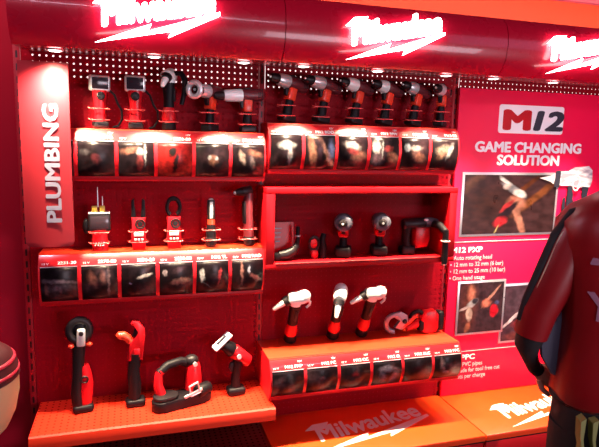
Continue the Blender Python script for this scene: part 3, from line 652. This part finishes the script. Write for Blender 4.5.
def meter(label, loc, fork):
    t = thing('clamp_meter' if not fork else 'fork_meter', label, 'meter', loc, 0.02)
    MB().prism([(-0.026, 0), (0.026, 0), (0.029, 0.04), (0.026, 0.10), (0.029, 0.135), (-0.029, 0.135), (-0.026, 0.10), (-0.029, 0.04)], -0.016, 0.016, bev=0.005).build('body', M['toolred'], t)
    MB().box((0, -0.017, 0.066), (0.040, 0.004, 0.022), bev=0.002).build('display', M['lcd'], t)
    k = MB()
    for x in (-.014, 0, .014): k.box((x, -0.018, 0.042), (0.009, 0.004, 0.010), bev=0.001)
    k.build('buttons', M['silver'], t)
    MB().torus((0.006, -0.018, 0.108), 0.018, 0.0035, n=20, seg=6).build('dial', M['black'], t)
    MB().cyl((0.006, -0.014, 0.108), (0.006, -0.020, 0.108), 0.010).build('selector', M['black'], t)
    if fork:
        for s in (-1, 1): MB().prism([(s * 0.010, 0.130), (s * 0.029, 0.130), (s * 0.027, 0.205), (s * 0.017, 0.215), (s * 0.013, 0.165)][::s], -0.010, 0.010, bev=0.003).build('prong', M['rubber'], t)
    else:
        MB().torus((0, 0, 0.176), 0.027, 0.0075, n=32, seg=10, sz=1.38, a0=-60, a1=240).build('jaw', M['rubber'], t)
    return t
meter('narrow red fork meter with two dark prongs, second on the measuring shelf', (0.455, -0.08, 1.109), True)
meter('red clamp meter with black oval jaw in the middle of the measuring shelf', (0.600, -0.08, 1.109), False)
put_holder((0.455, -0.08, 1.108), 'red wire holder around the fork meter'); put_holder((0.600, -0.08, 1.108), 'red wire holder around the clamp meter')
t = thing('stick_lamp', 'slim upright black lamp with pale vertical lens on the measuring shelf', 'lamp', (0.760, -0.08, 1.109), 0.0)
MB().pod((0, 0, 0), (0, 0, 0.045), 0.024, 0.023).build('battery', M['black'], t)
MB().tube([(0, 0, 0.042), (0, 0, 0.07), (0, 0, 0.09), (0, 0, 0.10)], [0.022, 0.021, 0.018, 0.017], 16).build('handle', M['rubber'], t)
MB().cyl((0, 0, 0.098), (0, 0, 0.120), 0.017, 0.016).build('red_band', M['toolorange'], t)
MB().box((0, 0, 0.162), (0.032, 0.026, 0.088), bev=0.006).build('lamp_head', M['black'], t)
MB().box((0, -0.0135, 0.162), (0.014, 0.004, 0.074), bev=0.002).build('lens', M['lcd'], t)
MB().cyl((0, 0, 0.206), (0, 0, 0.212), 0.012, 0.008).build('cap', M['silver'], t)
put_holder((0.760, -0.08, 1.108), 'red wire holder around the slim upright lamp')
t = thing('right_angle_drill', 'tall dark angled tool with small silver snout pointing left beside the bay divider', 'drill', (0.930, -0.08, 1.109), (0, -0.03, 0.3))
MB().pod((0, 0, 0), (0, 0, 0.045), 0.025, 0.024).build('battery', M['black'], t)
MB().tube([(0, 0, 0.042), (0, 0, 0.08), (-0.002, 0, 0.14), (0.0, 0, 0.20), (0.004, 0, 0.235)], [0.023, 0.022, 0.021, 0.022, 0.020], 16).build('body', M['darkcase'], t)
MB().box((-0.020, 0, 0.15), (0.014, 0.024, 0.10), bev=0.005).build('paddle_switch', M['rubber'], t)
MB().pod((0.016, 0, 0.248), (-0.034, 0, 0.242), 0.021, 0.020).build('head', M['black'], t)
MB().cyl((-0.032, 0, 0.243), (-0.064, 0, 0.240), 0.019, 0.012).build('chuck', M['rubber'], t)
MB().cyl((-0.060, 0, 0.240), (-0.070, 0, 0.2395), 0.010, 0.006).build('chuck_jaws', M['silver'], t)
put_holder((0.920, -0.08, 1.108), 'red wire holder around the tall dark angled tool')

# ------------------------------------------------------------------ tools on the lower left shelf
def foot(t, r=0.9):
    MB().box((0.004, 0, 0.016), (0.082, 0.062, 0.032), bev=0.012, seg=3).build('battery', M['rubber'], t)
Z3 = 0.4305
t = thing('copper_pipe_cutter', 'upright cutter with black ring head and silver jaw at left of the low shelf', 'pipe cutter', (0.212, -0.125, Z3), 0.15)
foot(t)
MB().tube([(0.012, 0, 0.028), (0.014, 0, 0.07), (0.018, 0, 0.12), (0.016, 0, 0.165), (0.010, 0, 0.20)], [0.026, 0.030, 0.030, 0.025, 0.022], 16, 0.8).build('red_side', M['toolred'], t)
MB().tube([(-0.014, 0, 0.028), (-0.018, 0, 0.08), (-0.012, 0, 0.15), (-0.008, 0, 0.22), (-0.004, 0, 0.29)], [0.024, 0.025, 0.022, 0.023, 0.026], 16).build('grip', M['rubber'], t)
MB().torus((0.012, -0.024, 0.145), 0.013, 0.004, n=18, seg=6).build('trigger_ring', M['black'], t)
MB().torus((0, 0, 0.352), 0.040, 0.015, n=30, seg=12, sz=1.1).build('ring_head', M['black'], t)
MB().ell((0, 0.012, 0.352), (0.036, 0.014, 0.040)).build('ring_back', M['rubber'], t)
MB().box((0.004, -0.014, 0.325), (0.034, 0.022, 0.075), (0, 0.05, 0), bev=0.007, seg=3).build('jaw', M['silver'], t)
MB().cyl((0.004, -0.024, 0.345), (0.004, -0.034, 0.345), 0.010, 0.008).build('roller', M['black'], t)
for x in (-0.034, 0.036): MB().ell((x, -0.006, 0.290), (0.012, 0.011, 0.010)).build('side_button', M['toolorange'], t)

t = thing('plastic_pipe_cutter', 'upright cutter with open red jaws like a claw, second on the low shelf', 'pipe cutter', (0.424, -0.125, Z3), 0.1)
foot(t)
MB().tube([(0, 0, 0.028), (0.002, 0, 0.09), (-0.002, 0, 0.15), (0.004, 0, 0.20), (0.008, 0, 0.235)], [0.026, 0.027, 0.024, 0.026, 0.028], 16).build('grip', M['rubber'], t)
MB().prism([(-0.022, 0.205), (0.034, 0.205), (0.040, 0.26), (0.048, 0.31), (0.046, 0.345), (0.024, 0.375), (-0.004, 0.380), (-0.010, 0.368), (0.014, 0.352), (0.026, 0.328), (0.010, 0.305), (-0.018, 0.285)], -0.020, 0.020, bev=0.006).build('jaw_body', M['toolred'], t)
MB().prism([(0.016, 0.350), (0.030, 0.330), (0.018, 0.300), (-0.002, 0.312), (0.006, 0.340)], -0.007, 0.007, bev=0.002).build('blade', M['rubber'], t)
MB().tube([(-0.010, 0, 0.285), (-0.022, 0, 0.305), (-0.040, 0, 0.318), (-0.058, 0, 0.318), (-0.066, 0, 0.314)], [0.016, 0.017, 0.019, 0.017, 0.009], 14).build('lower_jaw', M['toolorange'], t)
MB().box((0.012, -0.020, 0.24), (0.026, 0.010, 0.040), bev=0.004).build('red_badge', M['toolred'], t)

t = thing('band_saw', 'band saw lying flat with long black housing and red looped handle', 'saw', (0.622, -0.165, Z3), 0.32)
mb = MB(); 
mb.prism(rrect(-0.135, -0.046, 0.135, 0.046, 0.044, 8), 0.0, 0.045, Matrix.Rotation(PI / 2, 4, 'X').inverted() @ Matrix.Rotation(0, 4, 'X') if False else Matrix(((1, 0, 0, 0), (0, 0, 1, 0), (0, 1, 0, 0), (0, 0, 0, 1))), bev=0.008)
mb.build('blade_housing', M['rubber'], t)
mb = MB(); mb.prism(rrect(-0.128, -0.040, -0.02, 0.042, 0.038, 8), 0.046, 0.062, Matrix(((1, 0, 0, 0), (0, 0, 1, 0), (0, 1, 0, 0), (0, 0, 0, 1))), bev=0.006); mb.build('wheel_cover', M['black'], t)
MB().tube([(-0.088, 0.02, 0.058), (-0.098, 0.025, 0.10), (-0.092, 0.03, 0.145), (-0.080, 0.03, 0.158)], [0.022, 0.020, 0.018, 0.018], 14).build('front_handle', M['toolred'], t)
MB().tube([(-0.092, 0.03, 0.150), (-0.05, 0.035, 0.175), (0.01, 0.04, 0.180), (0.045, 0.04, 0.165)], [0.018, 0.019, 0.019, 0.020], 14).build('handle_grip', M['rubber'], t)
MB().tube([(0.065, 0.03, 0.045), (0.068, 0.03, 0.10), (0.066, 0.032, 0.150), (0.064, 0.034, 0.168)], [0.038, 0.036, 0.032, 0.024], 18).build('motor_housing', M['toolred'], t)
MB().ell((0.060, 0.035, 0.175), (0.032, 0.030, 0.026)).build('rear_cap', M['black'], t)
MB().cyl((0.062, 0.0, 0.168), (0.062, -0.006, 0.168), 0.010).build('lock_knob', M['silver'], t)
MB().box((0.03, -0.052, 0.062), (0.085, 0.008, 0.012), (0, -0.25, 0), bev=0.002).build('blade', M['silver'], t)
mb = MB(); mb.tube([(0.02, -0.050, 0.050), (0.012, -0.052, 0.095), (0.048, -0.054, 0.108), (0.062, -0.052, 0.060), (0.02, -0.050, 0.050)], 0.005, 8).build('blade_guide', M['silver'], t)
MB().pod((0.055, -0.03, 0.050), (0.125, -0.01, 0.055), 0.030, 0.028).build('battery', M['rubber'], t)

t = thing('multi_material_cutter', 'red pistol saw tilted upward with white oblong shoe at right of the low shelf', 'saw', (0.862, -0.125, Z3), 0.1); t.scale = (1.0, 1.0, 1.13)
foot(t)
MB().tube([(0.004, 0, 0.028), (0.002, 0, 0.07), (0.008, 0, 0.11), (0.014, 0, 0.14)], [0.022, 0.020, 0.021, 0.026], 16).build('grip', M['rubber'], t)
rt = xf((0.016, 0, 0.165), (0, 0.62, 0))
def tp_(p): return tuple(rt @ Vector(p))
MB().pod(tp_((0.062, 0, 0)), tp_((-0.035, 0, 0)), 0.026, 0.030).build('motor_housing', M['toolred'], t)
MB().pod(tp_((-0.030, 0, 0)), tp_((-0.090, 0, 0.0)), 0.030, 0.024).build('front_housing', M['rubber'], t)
mb = MB(); mb.box((0, 0, 0), (0.012, 0.050, 0.095), bev=0.012, seg=3)
o = mb.build('shoe', M['white'], t); o.location = tp_((-0.098, 0, 0.006)); o.rotation_euler = (0.1, 0.95, 0.25)
mb = MB(); mb.box((0, 0, 0), (0.004, 0.020, 0.050), bev=0.005)
o2 = mb.build('shoe_slot', M['charcoal'], o); o2.location = (-0.006, 0, 0)
MB().cyl((0.010, -0.028, 0.165), (0.010, -0.034, 0.165), 0.010).build('white_badge', M['dimwhite'], t)
MB().prism([(-0.024, 0.135), (-0.030, 0.115), (-0.018, 0.095), (-0.006, 0.10), (-0.004, 0.135)], -0.008, 0.008, bev=0.002).build('trigger', M['black'], t)

# ------------------------------------------------------------------ lower middle shelf
Z4 = 0.6285
expander('expander_tool', 'chrome headed expander at left of the lower middle shelf', (1.135, -0.062, Z4 + 0.010), 0.0, 0.0, fwd=0.36, group='chrome headed expanders on the lower middle shelf')
expander('expander_tool', 'chrome headed expander turned towards the viewer, middle of the three', (1.350, -0.062, Z4 + 0.010), 1.15, 0.0, fwd=0.36, group='chrome headed expanders on the lower middle shelf')
expander('expander_tool', 'chrome headed expander nearest the lying shear, third of the three', (1.500, -0.062, Z4 + 0.010), 0.0, 0.06, fwd=0.36, group='chrome headed expanders on the lower middle shelf')
t = thing('pipe_shear', 'red pipe shear lying down with curved silver jaws beside the printed panel', 'pipe shear', (1.80, -0.075, Z4), -0.05)
MB().torus((-0.125, 0, 0.055), 0.042, 0.013, rot=(0, 0.3, 0), a0=60, a1=290, n=24, seg=8).build('hook_jaw', M['steel'], t)
MB().prism([(-0.125, 0.035), (-0.085, 0.020), (-0.05, 0.045), (-0.055, 0.095), (-0.09, 0.115), (-0.13, 0.110), (-0.115, 0.08), (-0.09, 0.07)], -0.010, 0.010, bev=0.003).build('blade', M['steel'], t)
MB().cyl((-0.072, -0.012, 0.066), (-0.072, -0.020, 0.066), 0.012, 0.010).build('pivot', M['black'], t)
MB().tube([(-0.085, 0, 0.03), (-0.05, 0, 0.055), (-0.02, 0, 0.085), (0.0, 0, 0.09)], [0.010, 0.013, 0.014, 0.016], 12).build('lever', M['toolorange'], t)
MB().tube([(-0.06, 0, 0.026), (0.0, 0, 0.045), (0.04, 0, 0.060)], [0.016, 0.020, 0.026], 14).build('gear_case', M['toolred'], t)
MB().torus((0.0, 0.0, 0.075), 0.036, 0.010, n=20, seg=8, a0=20, a1=200).build('hand_guard', M['rubber'], t)
MB().prism([(0.015, 0.006), (0.05, 0.0), (0.10, 0.0), (0.112, 0.03), (0.110, 0.095), (0.09, 0.118), (0.04, 0.112), (0.015, 0.085)], -0.026, 0.026, bev=0.008).build('body', M['toolred'], t)
MB().box((0.122, 0, 0.060), (0.036, 0.054, 0.100), bev=0.012, seg=3).build('battery', M['rubber'], t)
MB().box((0.018, 0, 0.040), (0.030, 0.056, 0.055), bev=0.010).build('grip', M['rubber'], t)

# ------------------------------------------------------------------ recessed box contents
Z5 = 1.0365
t = thing('leaflet_stand', 'small red leaflet card standing at left inside the recessed box', 'card', (1.095, -0.055, Z5), 0.0)
MB().box((0, 0.01, 0.085), (0.105, 0.003, 0.165), (-0.08, 0, 0)).build('card', M['toolred'], t)
for i in range(4): MB().box((-0.025, 0.006 + (i - 1) * -0.002, 0.14 - i * 0.020), (0.04 - 0.006 * i, 0.0015, 0.005), (-0.08, 0, 0)).build('print_line', M['dimwhite'], t)
MB().box((0, 0.0, 0.003), (0.10, 0.04, 0.006), bev=0.001).build('foot', M['red'], t)
t = thing('angled_grinder', 'small black right angle tool in front of the red card in the recessed box', 'grinder', (1.12, -0.105, Z5), 0.0)
MB().tube([(-0.055, 0, 0.024), (-0.02, 0, 0.030), (0.01, 0, 0.045), (0.028, 0, 0.07)], [0.022, 0.024, 0.020, 0.014], 14).build('body', M['black'], t)
MB().tube([(0.026, 0, 0.060), (0.030, 0, 0.10), (0.030, 0, 0.155)], [0.012, 0.010, 0.009], 12).build('handle', M['rubber'], t)
MB().cyl((0.030, 0, 0.11), (0.030, 0, 0.116), 0.0125).build('collar', M['silver'], t)
MB().box((-0.065, 0, 0.02), (0.035, 0.04, 0.036), bev=0.010).build('battery', M['rubber'], t)
t = thing('tool_charger', 'small black and red open framed gadget, second in the recessed box', 'charger', (1.258, -0.075, Z5), 0.0)
MB().torus((-0.018, 0, 0.068), 0.024, 0.006, n=24, seg=8, sz=1.3).build('front_loop', M['black'], t)
MB().box((-0.018, 0.004, 0.068), (0.036, 0.006, 0.044), bev=0.002).build('red_plate', M['toolred'], t)
MB().box((-0.018, 0, 0.02), (0.034, 0.030, 0.04), bev=0.006).build('red_base', M['toolred'], t)
MB().tube([(0.026, 0, 0.0), (0.026, 0, 0.05), (0.022, 0, 0.09), (0.030, 0, 0.115)], [0.019, 0.018, 0.014, 0.012], 12).build('black_column', M['rubber'], t)
def box_driver(label, x, cap, seedrot):
    d = make_drill('impact_driver', label, 'drill', (x, -0.075, Z5), (0, 0, seedrot), cap, -0.012, 'pistol tools in the recessed box', size=1.08)
    MB().pod((-0.01, 0, 0.150), (-0.062, 0, 0.150), 0.038, 0.036).build('front_cover', M['greycase'], d)
    MB().box((0.004, 0, 0.024), (0.078, 0.066, 0.044), bev=0.012, seg=3).build('battery_base', M['rubber'], d)
    MB().box((0.006, 0, 0.105), (0.046, 0.046, 0.036), bev=0.008).build('red_collar', M['toolred'], d)
    return d
box_driver('dark grey nosed driver facing out, third from left in the recessed box', 1.385, M['black'], 1.15)
box_driver('dark grey round faced driver with small bright glint, fourth in the recessed box', 1.572, M['black'], 1.30)
t = thing('rotary_hammer', 'black and red rotary hammer with downward side handle in the recessed box', 'hammer drill', (1.770, -0.070, Z5), 0.0)
MB().box((-0.045, 0, 0.022), (0.075, 0.056, 0.044), bev=0.012, seg=3).build('battery', M['rubber'], t)
MB().tube([(-0.048, 0, 0.04), (-0.055, 0, 0.08), (-0.050, 0, 0.125), (-0.040, 0, 0.150)], [0.021, 0.020, 0.022, 0.026], 14).build('grip', M['rubber'], t)
MB().pod((-0.075, 0, 0.150), (0.050, 0, 0.155), 0.027, 0.026).build('motor_housing', M['black'], t)
MB().prism([(-0.012, 0.030), (0.055, 0.036), (0.070, 0.075), (0.066, 0.135), (-0.012, 0.135)], -0.024, 0.024, bev=0.008).build('red_body', M['toolred'], t)
MB().tube([(0.045, 0, 0.155), (0.085, 0, 0.157), (0.118, 0, 0.158)], [0.026, 0.024, 0.015], 16).build('gear_case', M['greycase'], t)
MB().ell((0.042, -0.022, 0.172), (0.012, 0.008, 0.007)).build('selector', M['chrome'], t)
MB().tube([(0.088, 0, 0.150), (0.092, -0.07, 0.150), (0.096, -0.118, 0.125)], [0.020, 0.018, 0.016], 12).build('handle_bracket', M['rubber'], t)
MB().tube([(0.096, -0.118, 0.135), (0.096, -0.118, 0.09), (0.096, -0.118, 0.082), (0.096, -0.118, 0.074), (0.096, -0.118, 0.0), (0.096, -0.118, -0.03)], [0.014, 0.014, 0.022, 0.014, 0.016, 0.013], 14).build('side_handle', M['rubber'], t)
MB().cyl((0.096, -0.118, -0.029), (0.096, -0.118, -0.036), 0.013, 0.010).build('handle_end', M['silver'], t)
MB().torus((0.096, -0.118, 0.082), 0.020, 0.003, rot=(PI / 2, 0, 0), n=18, seg=6).build('handle_ring', M['silver'], t)

# ------------------------------------------------------------------ round stool at the left edge
t = thing('barrel_stool', 'round pale wooden barrel stool with striped maroon top, cut by the left edge', 'stool', (-0.10, -0.62, 0))
def lathe(prof, seg=40):
    mb = MB(); mb.rings([[(r * math.cos(k * 2 * PI / seg), r * math.sin(k * 2 * PI / seg), z) for k in range(seg)] for r, z in prof]); return mb
lathe([(0.07, 0.60), (0.10, 0.615), (0.135, 0.65), (0.158, 0.70), (0.170, 0.76), (0.171, 0.80), (0.170, 0.815)]).build('wooden_drum', M['wood'], t)
lathe([(0.170, 0.815), (0.175, 0.820), (0.170, 0.85), (0.155, 0.885), (0.125, 0.91), (0.08, 0.925), (0.03, 0.93)]).build('cushion', M['darkred'], t)
for z, r in ((0.838, 0.172), (0.872, 0.162)):
    MB().torus((0, 0, z), r - 0.004, 0.007, rot=(PI / 2, 0, 0), n=40, seg=8).build('stripe', M['stripe'], t)
lathe([(0.16, 0.0), (0.16, 0.02), (0.05, 0.04), (0.03, 0.08), (0.03, 0.59), (0.07, 0.602)]).build('pedestal', M['black'], t)

# ------------------------------------------------------------------ visitor
P = thing('person', 'person in a red racing jacket seen from behind, hand on hip, at the right edge', 'person', (1.86, -1.22, 0), math.radians(-20))
def skin_mesh(name, verts, edges, radii, material, parent, sub=2, root=0, build=True):
    me = bpy.data.meshes.new(name); me.from_pydata([Vector(v) for v in verts], edges, []); o = bpy.data.objects.new(name, me); C.objects.link(o)
    md = o.modifiers.new('skin', 'SKIN'); md.use_smooth_shade = True
    sv = me.skin_vertices[0].data
    for i, r in enumerate(radii):
        sv[i].radius = r if isinstance(r, tuple) else (r, r)
        sv[i].use_root = (i == root)
    s2 = o.modifiers.new('sub', 'SUBSURF'); s2.levels = sub; s2.render_levels = sub
    dg = bpy.context.evaluated_depsgraph_get(); out = bpy.data.meshes.new_from_object(o.evaluated_get(dg))
    bpy.data.objects.remove(o); out.materials.clear(); out.materials.append(material)
    for p in out.polygons: p.use_smooth = True
    ob = bpy.data.objects.new(name, out); C.objects.link(ob); ob.parent = parent
    return ob
def loft(name, rings, material, parent, seg=28, n2=2.6):
    """superelliptic lofted body: rings of (cx, cy, z, rx, ry)"""
    mb = MB(); out = []
    for (cx, cy, z, rx, ry) in rings:
        r = []
        for k in range(seg):
            a = 2 * PI * k / seg; c, s_ = math.cos(a), math.sin(a)
            f = (abs(c) ** n2 + abs(s_) ** n2) ** (-1 / n2); r.append((cx + rx * c * f, cy + ry * s_ * f, z))
        out.append(r)
    mb.rings(out); return mb.build(name, material, parent, angle=80)
# body in one surface (skin coloured head, neck and hands show); clothes over it
bv = [(0, 0, .95), (0, 0, 1.10), (0, 0, 1.28), (0, .0, 1.42), (0, .01, 1.50), (0, .03, 1.60), (0, .02, 1.70),
      (-.10, 0, .90), (-.11, .01, .50), (-.11, -.02, .10), (-.11, .10, .035), (.10, 0, .90), (.11, .01, .50), (.11, -.02, .10), (.11, .10, .035),
      (-.14, 0, 1.36), (-.225, -.008, 1.16), (-.278, .01, .970), (-.235, .085, .885), (-.205, .12, .845),
      (.14, 0, 1.36), (.225, 0, 1.12), (.245, .05, .90), (.245, .08, .82)]
be = [(0, 1), (1, 2), (2, 3), (3, 4), (4, 5), (5, 6), (0, 7), (7, 8), (8, 9), (9, 10), (0, 11), (11, 12), (12, 13), (13, 14), (3, 15), (15, 16), (16, 17), (17, 18), (18, 19), (3, 20), (20, 21), (21, 22), (22, 23)]
br = [(.11, .08), (.11, .08), (.11, .08), (.07, .05), (.048, .048), (.075, .09), (.07, .085), .085, .055, .04, .035, .085, .055, .04, .035, .045, .040, .030, .022, .022, .045, .04, .032, .028]
skin_mesh('body', bv, be, br, M['skin'], P, 2)
# head features
hd = MB(); hd.ell((0, .025, 1.645), (.078, .098, .115), u=24, v=18); hd.ell((0, .122, 1.635), (.013, .020, .020)); hd.ell((-.080, .02, 1.64), (.012, .020, .032)); hd.ell((.080, .02, 1.64), (.012, .020, .032))
hd.ell((0, .085, 1.555), (.035, .030, .025)); hd.build('head', M['skin'], P)
for x in (-.032, .032):
    e = MB().ell((x, .108, 1.655), (.014, .010, .009)).build('eye', M['white'], P)
    MB().ell((x, .1165, 1.655), (.006, .004, .006), u=10, v=8).build('iris', M['charcoal'], e)
MB().ell((0, .112, 1.592), (.024, .008, .006)).build('mouth', M['stripe'], P)
MB().ell((0, .005, 1.668), (.087, .100, .110), u=24, v=16).build('hair', M['hair'], P)
# jacket: torso, sleeves, collar
J = loft('jacket', [(0, .0, .80, .185, .125), (0, 0, .815, .195, .135), (0, 0, .90, .192, .135), (0, 0, 1.05, .188, .130), (0, .0, 1.18, .205, .138), (0, 0, 1.30, .225, .140), (0, 0, 1.36, .222, .130), (0, 0, 1.405, .185, .110), (0, .0, 1.435, .125, .090), (0, .0, 1.46, .075, .075), (0, .0, 1.50, .066, .066)], M['jacket'], P)
sl = MB(); sl.tube([(-.135, 0, 1.365), (-.165, -.002, 1.335), (-.190, -.006, 1.27), (-.225, -.008, 1.17), (-.262, -.006, 1.08), (-.278, .0, 1.00)], [.058, .064, .064, .060, .055, .050], 20); sl.build('left_upper_sleeve', M['jacket'], P, angle=80)
sl = MB(); sl.tube([(-.276, -.002, 1.01), (-.280, .012, .965), (-.262, .045, .925), (-.238, .080, .885), (-.215, .110, .850), (-.200, .125, .838)], [.044, .038, .027, .023, .022, .024], 20); sl.build('left_lower_sleeve', M['blackcloth'], P, angle=80)
sr = MB(); sr.tube([(.150, 0, 1.375), (.190, 0, 1.345), (.218, 0, 1.24), (.232, .01, 1.12), (.240, .03, 1.0), (.246, .055, .88)], [.060, .070, .066, .058, .052, .042], 20); sr.build('right_sleeve', M['jacket'], P, angle=80)
# dark band with pale piping down the outer left shoulder
bandpts = [(-.130, -.020, 1.416), (-.196, -.020, 1.385), (-.240, -.020, 1.315), (-.272, -.020, 1.22), (-.304, -.016, 1.12), (-.318, -.010, 1.05)]
MB().tube(bandpts, [.008, .012, .013, .013, .012, .010], 10).build('shoulder_band', M['blackcloth'], P)
MB().tube([(x + .010, y - .016, z) for x, y, z in bandpts], .0032, 8).build('piping', M['silvertrim'], P)
MB().tube([(-.02, -.125, 1.39), (-.05, -.137, 1.34), (-.10, -.142, 1.29), (-.15, -.138, 1.25)], .003, 8).build('piping', M['silvertrim'], P)
# grey side panel
bv_ = BVHTree.FromObject(J, bpy.context.evaluated_depsgraph_get())
def drape(poly, n=1): pass
def panel_on(name, x0, x1, z0, z1, material, off=0.004, taper=0.0):
    mb = MB(); rows = []
    for j in range(9):
        z = z0 + (z1 - z0) * j / 8; row = []
        xa = x0 + taper * (j / 8); xb = x1
        for i in range(7):
            x = xa + (xb - xa) * i / 6
            hit = bv_.ray_cast(Vector((x, -1, z)), Vector((0, 1, 0)))
            y = hit[0].y - off if hit[0] else -0.03
            row.append(mb.bm.verts.new((x, y, z)))
        rows.append(row)
    for a, b in zip(rows, rows[1:]):
        for i in range(6): mb.bm.faces.new((a[i], a[i + 1], b[i + 1], b[i]))
    o = mb.build(name, material, P, angle=80); s_ = o.modifiers.new('thick', 'SOLIDIFY'); s_.thickness = 0.003; return o
MB().prism([(-.248, 1.02), (-.228, 1.09), (-.175, 1.10), (-.175, .86), (-.205, .875), (-.238, .93)], -0.002, 0.020, bev=0.006).build('grey_side_panel', M['greycloth'], P)
def print_on(name, s, size, x, z, material, **kw):
    me = text(name, s, size, xf((x, 0, z)), material, None, depth=0.0, raw=True, **kw)
    for v in me.vertices:
        hit = bv_.ray_cast(Vector((v.co.x, -1, v.co.z)), Vector((0, 1, 0)))
        v.co.y = (hit[0].y if hit[0] else -0.1) - 0.003
    o = bpy.data.objects.new(name, me); C.objects.link(o); o.parent = P
    return o
lav = mat('dull_lavender_print', (0.34, 0.16, 0.24), 0.5)
print_on('back_lettering', 'MX', 0.15, -.178, 1.250, lav, bold=0.02, shear=0.3)
print_on('back_lettering', 'YZ', 0.12, -.165, 1.085, lav, bold=0.02, sx=0.9)
MB().torus((0, 0, .812), .19, .012, rot=(PI / 2, 0, 0), n=32, seg=8, sx=1.0, sz=0.70).build('hem', M['blackcloth'], P)
# trousers
tr = MB()
loft('trousers', [(0, .0, .83, .178, .118), (0, 0, .78, .182, .120), (0, 0, .70, .185, .122), (0, 0, .66, .18, .115)], M['blackcloth'], P)
for s in (-1, 1):
    MB().tube([(s * .095, 0, .72), (s * .105, .01, .55), (s * .112, .01, .40), (s * .112, -.01, .22), (s * .112, -.015, .09)], [.098, .085, .070, .062, .058], 20).build('trouser_leg', M['blackcloth'], P)
    MB().tube([(s * .112, -.06, .045), (s * .112, -.03, .052), (s * .112, .06, .045), (s * .115, .15, .035), (s * .115, .19, .030)], [.030, .043, .045, .040, .024], 16).build('shoe', M['black'], P)
for i in range(3):   # three torn vertical marks
    x = -.160 + i * .032
    MB().prism([(x, .785), (x + .015, .795), (x + .012, .73), (x + .017, .70), (x + .014, .63), (x + .006, .66), (x + .010, .70), (x + .003, .73)], -.126 + i * -.006, -.090).build('claw_print', M['claw'], P)
# hands: palm, four unequal curled fingers and a thumb
def hand(root, dirv, up, side, name):
    d_, u_, s_ = Vector(dirv).normalized(), Vector(up).normalized(), Vector(side).normalized(); r0 = Vector(root)
    mb = MB(); mb.tube([r0, r0 + d_ * .03, r0 + d_ * .085], [.024, .036, .034], 14, 0.45)
    for i, (L, off) in enumerate(((.066, -.027), (.076, -.009), (.070, .009), (.055, .026))):
        b = r0 + d_ * .078 + s_ * off; L1 = L * .45
        mb.tube([b, b + d_ * L1, b + d_ * (L1 + L * .28) - u_ * .012, b + d_ * (L1 + L * .42) - u_ * .032], [.0095, .009, .008, .006], 10)
    b = r0 + d_ * .022 - s_ * .026
    mb.tube([b, b - s_ * .022 + d_ * .022, b - s_ * .026 + d_ * .052], [.012, .010, .008], 10)
    mb.build(name, M['skin'], P, angle=80)
hand((-.198, .128, .838), (.75, -.05, -.45), (-.3, .9, -.3), (.4, .2, .8), 'hand')
hand((.246, .060, .875), (0, .12, -1), (-1, 0, 0), (0, -1, -.12), 'hand')
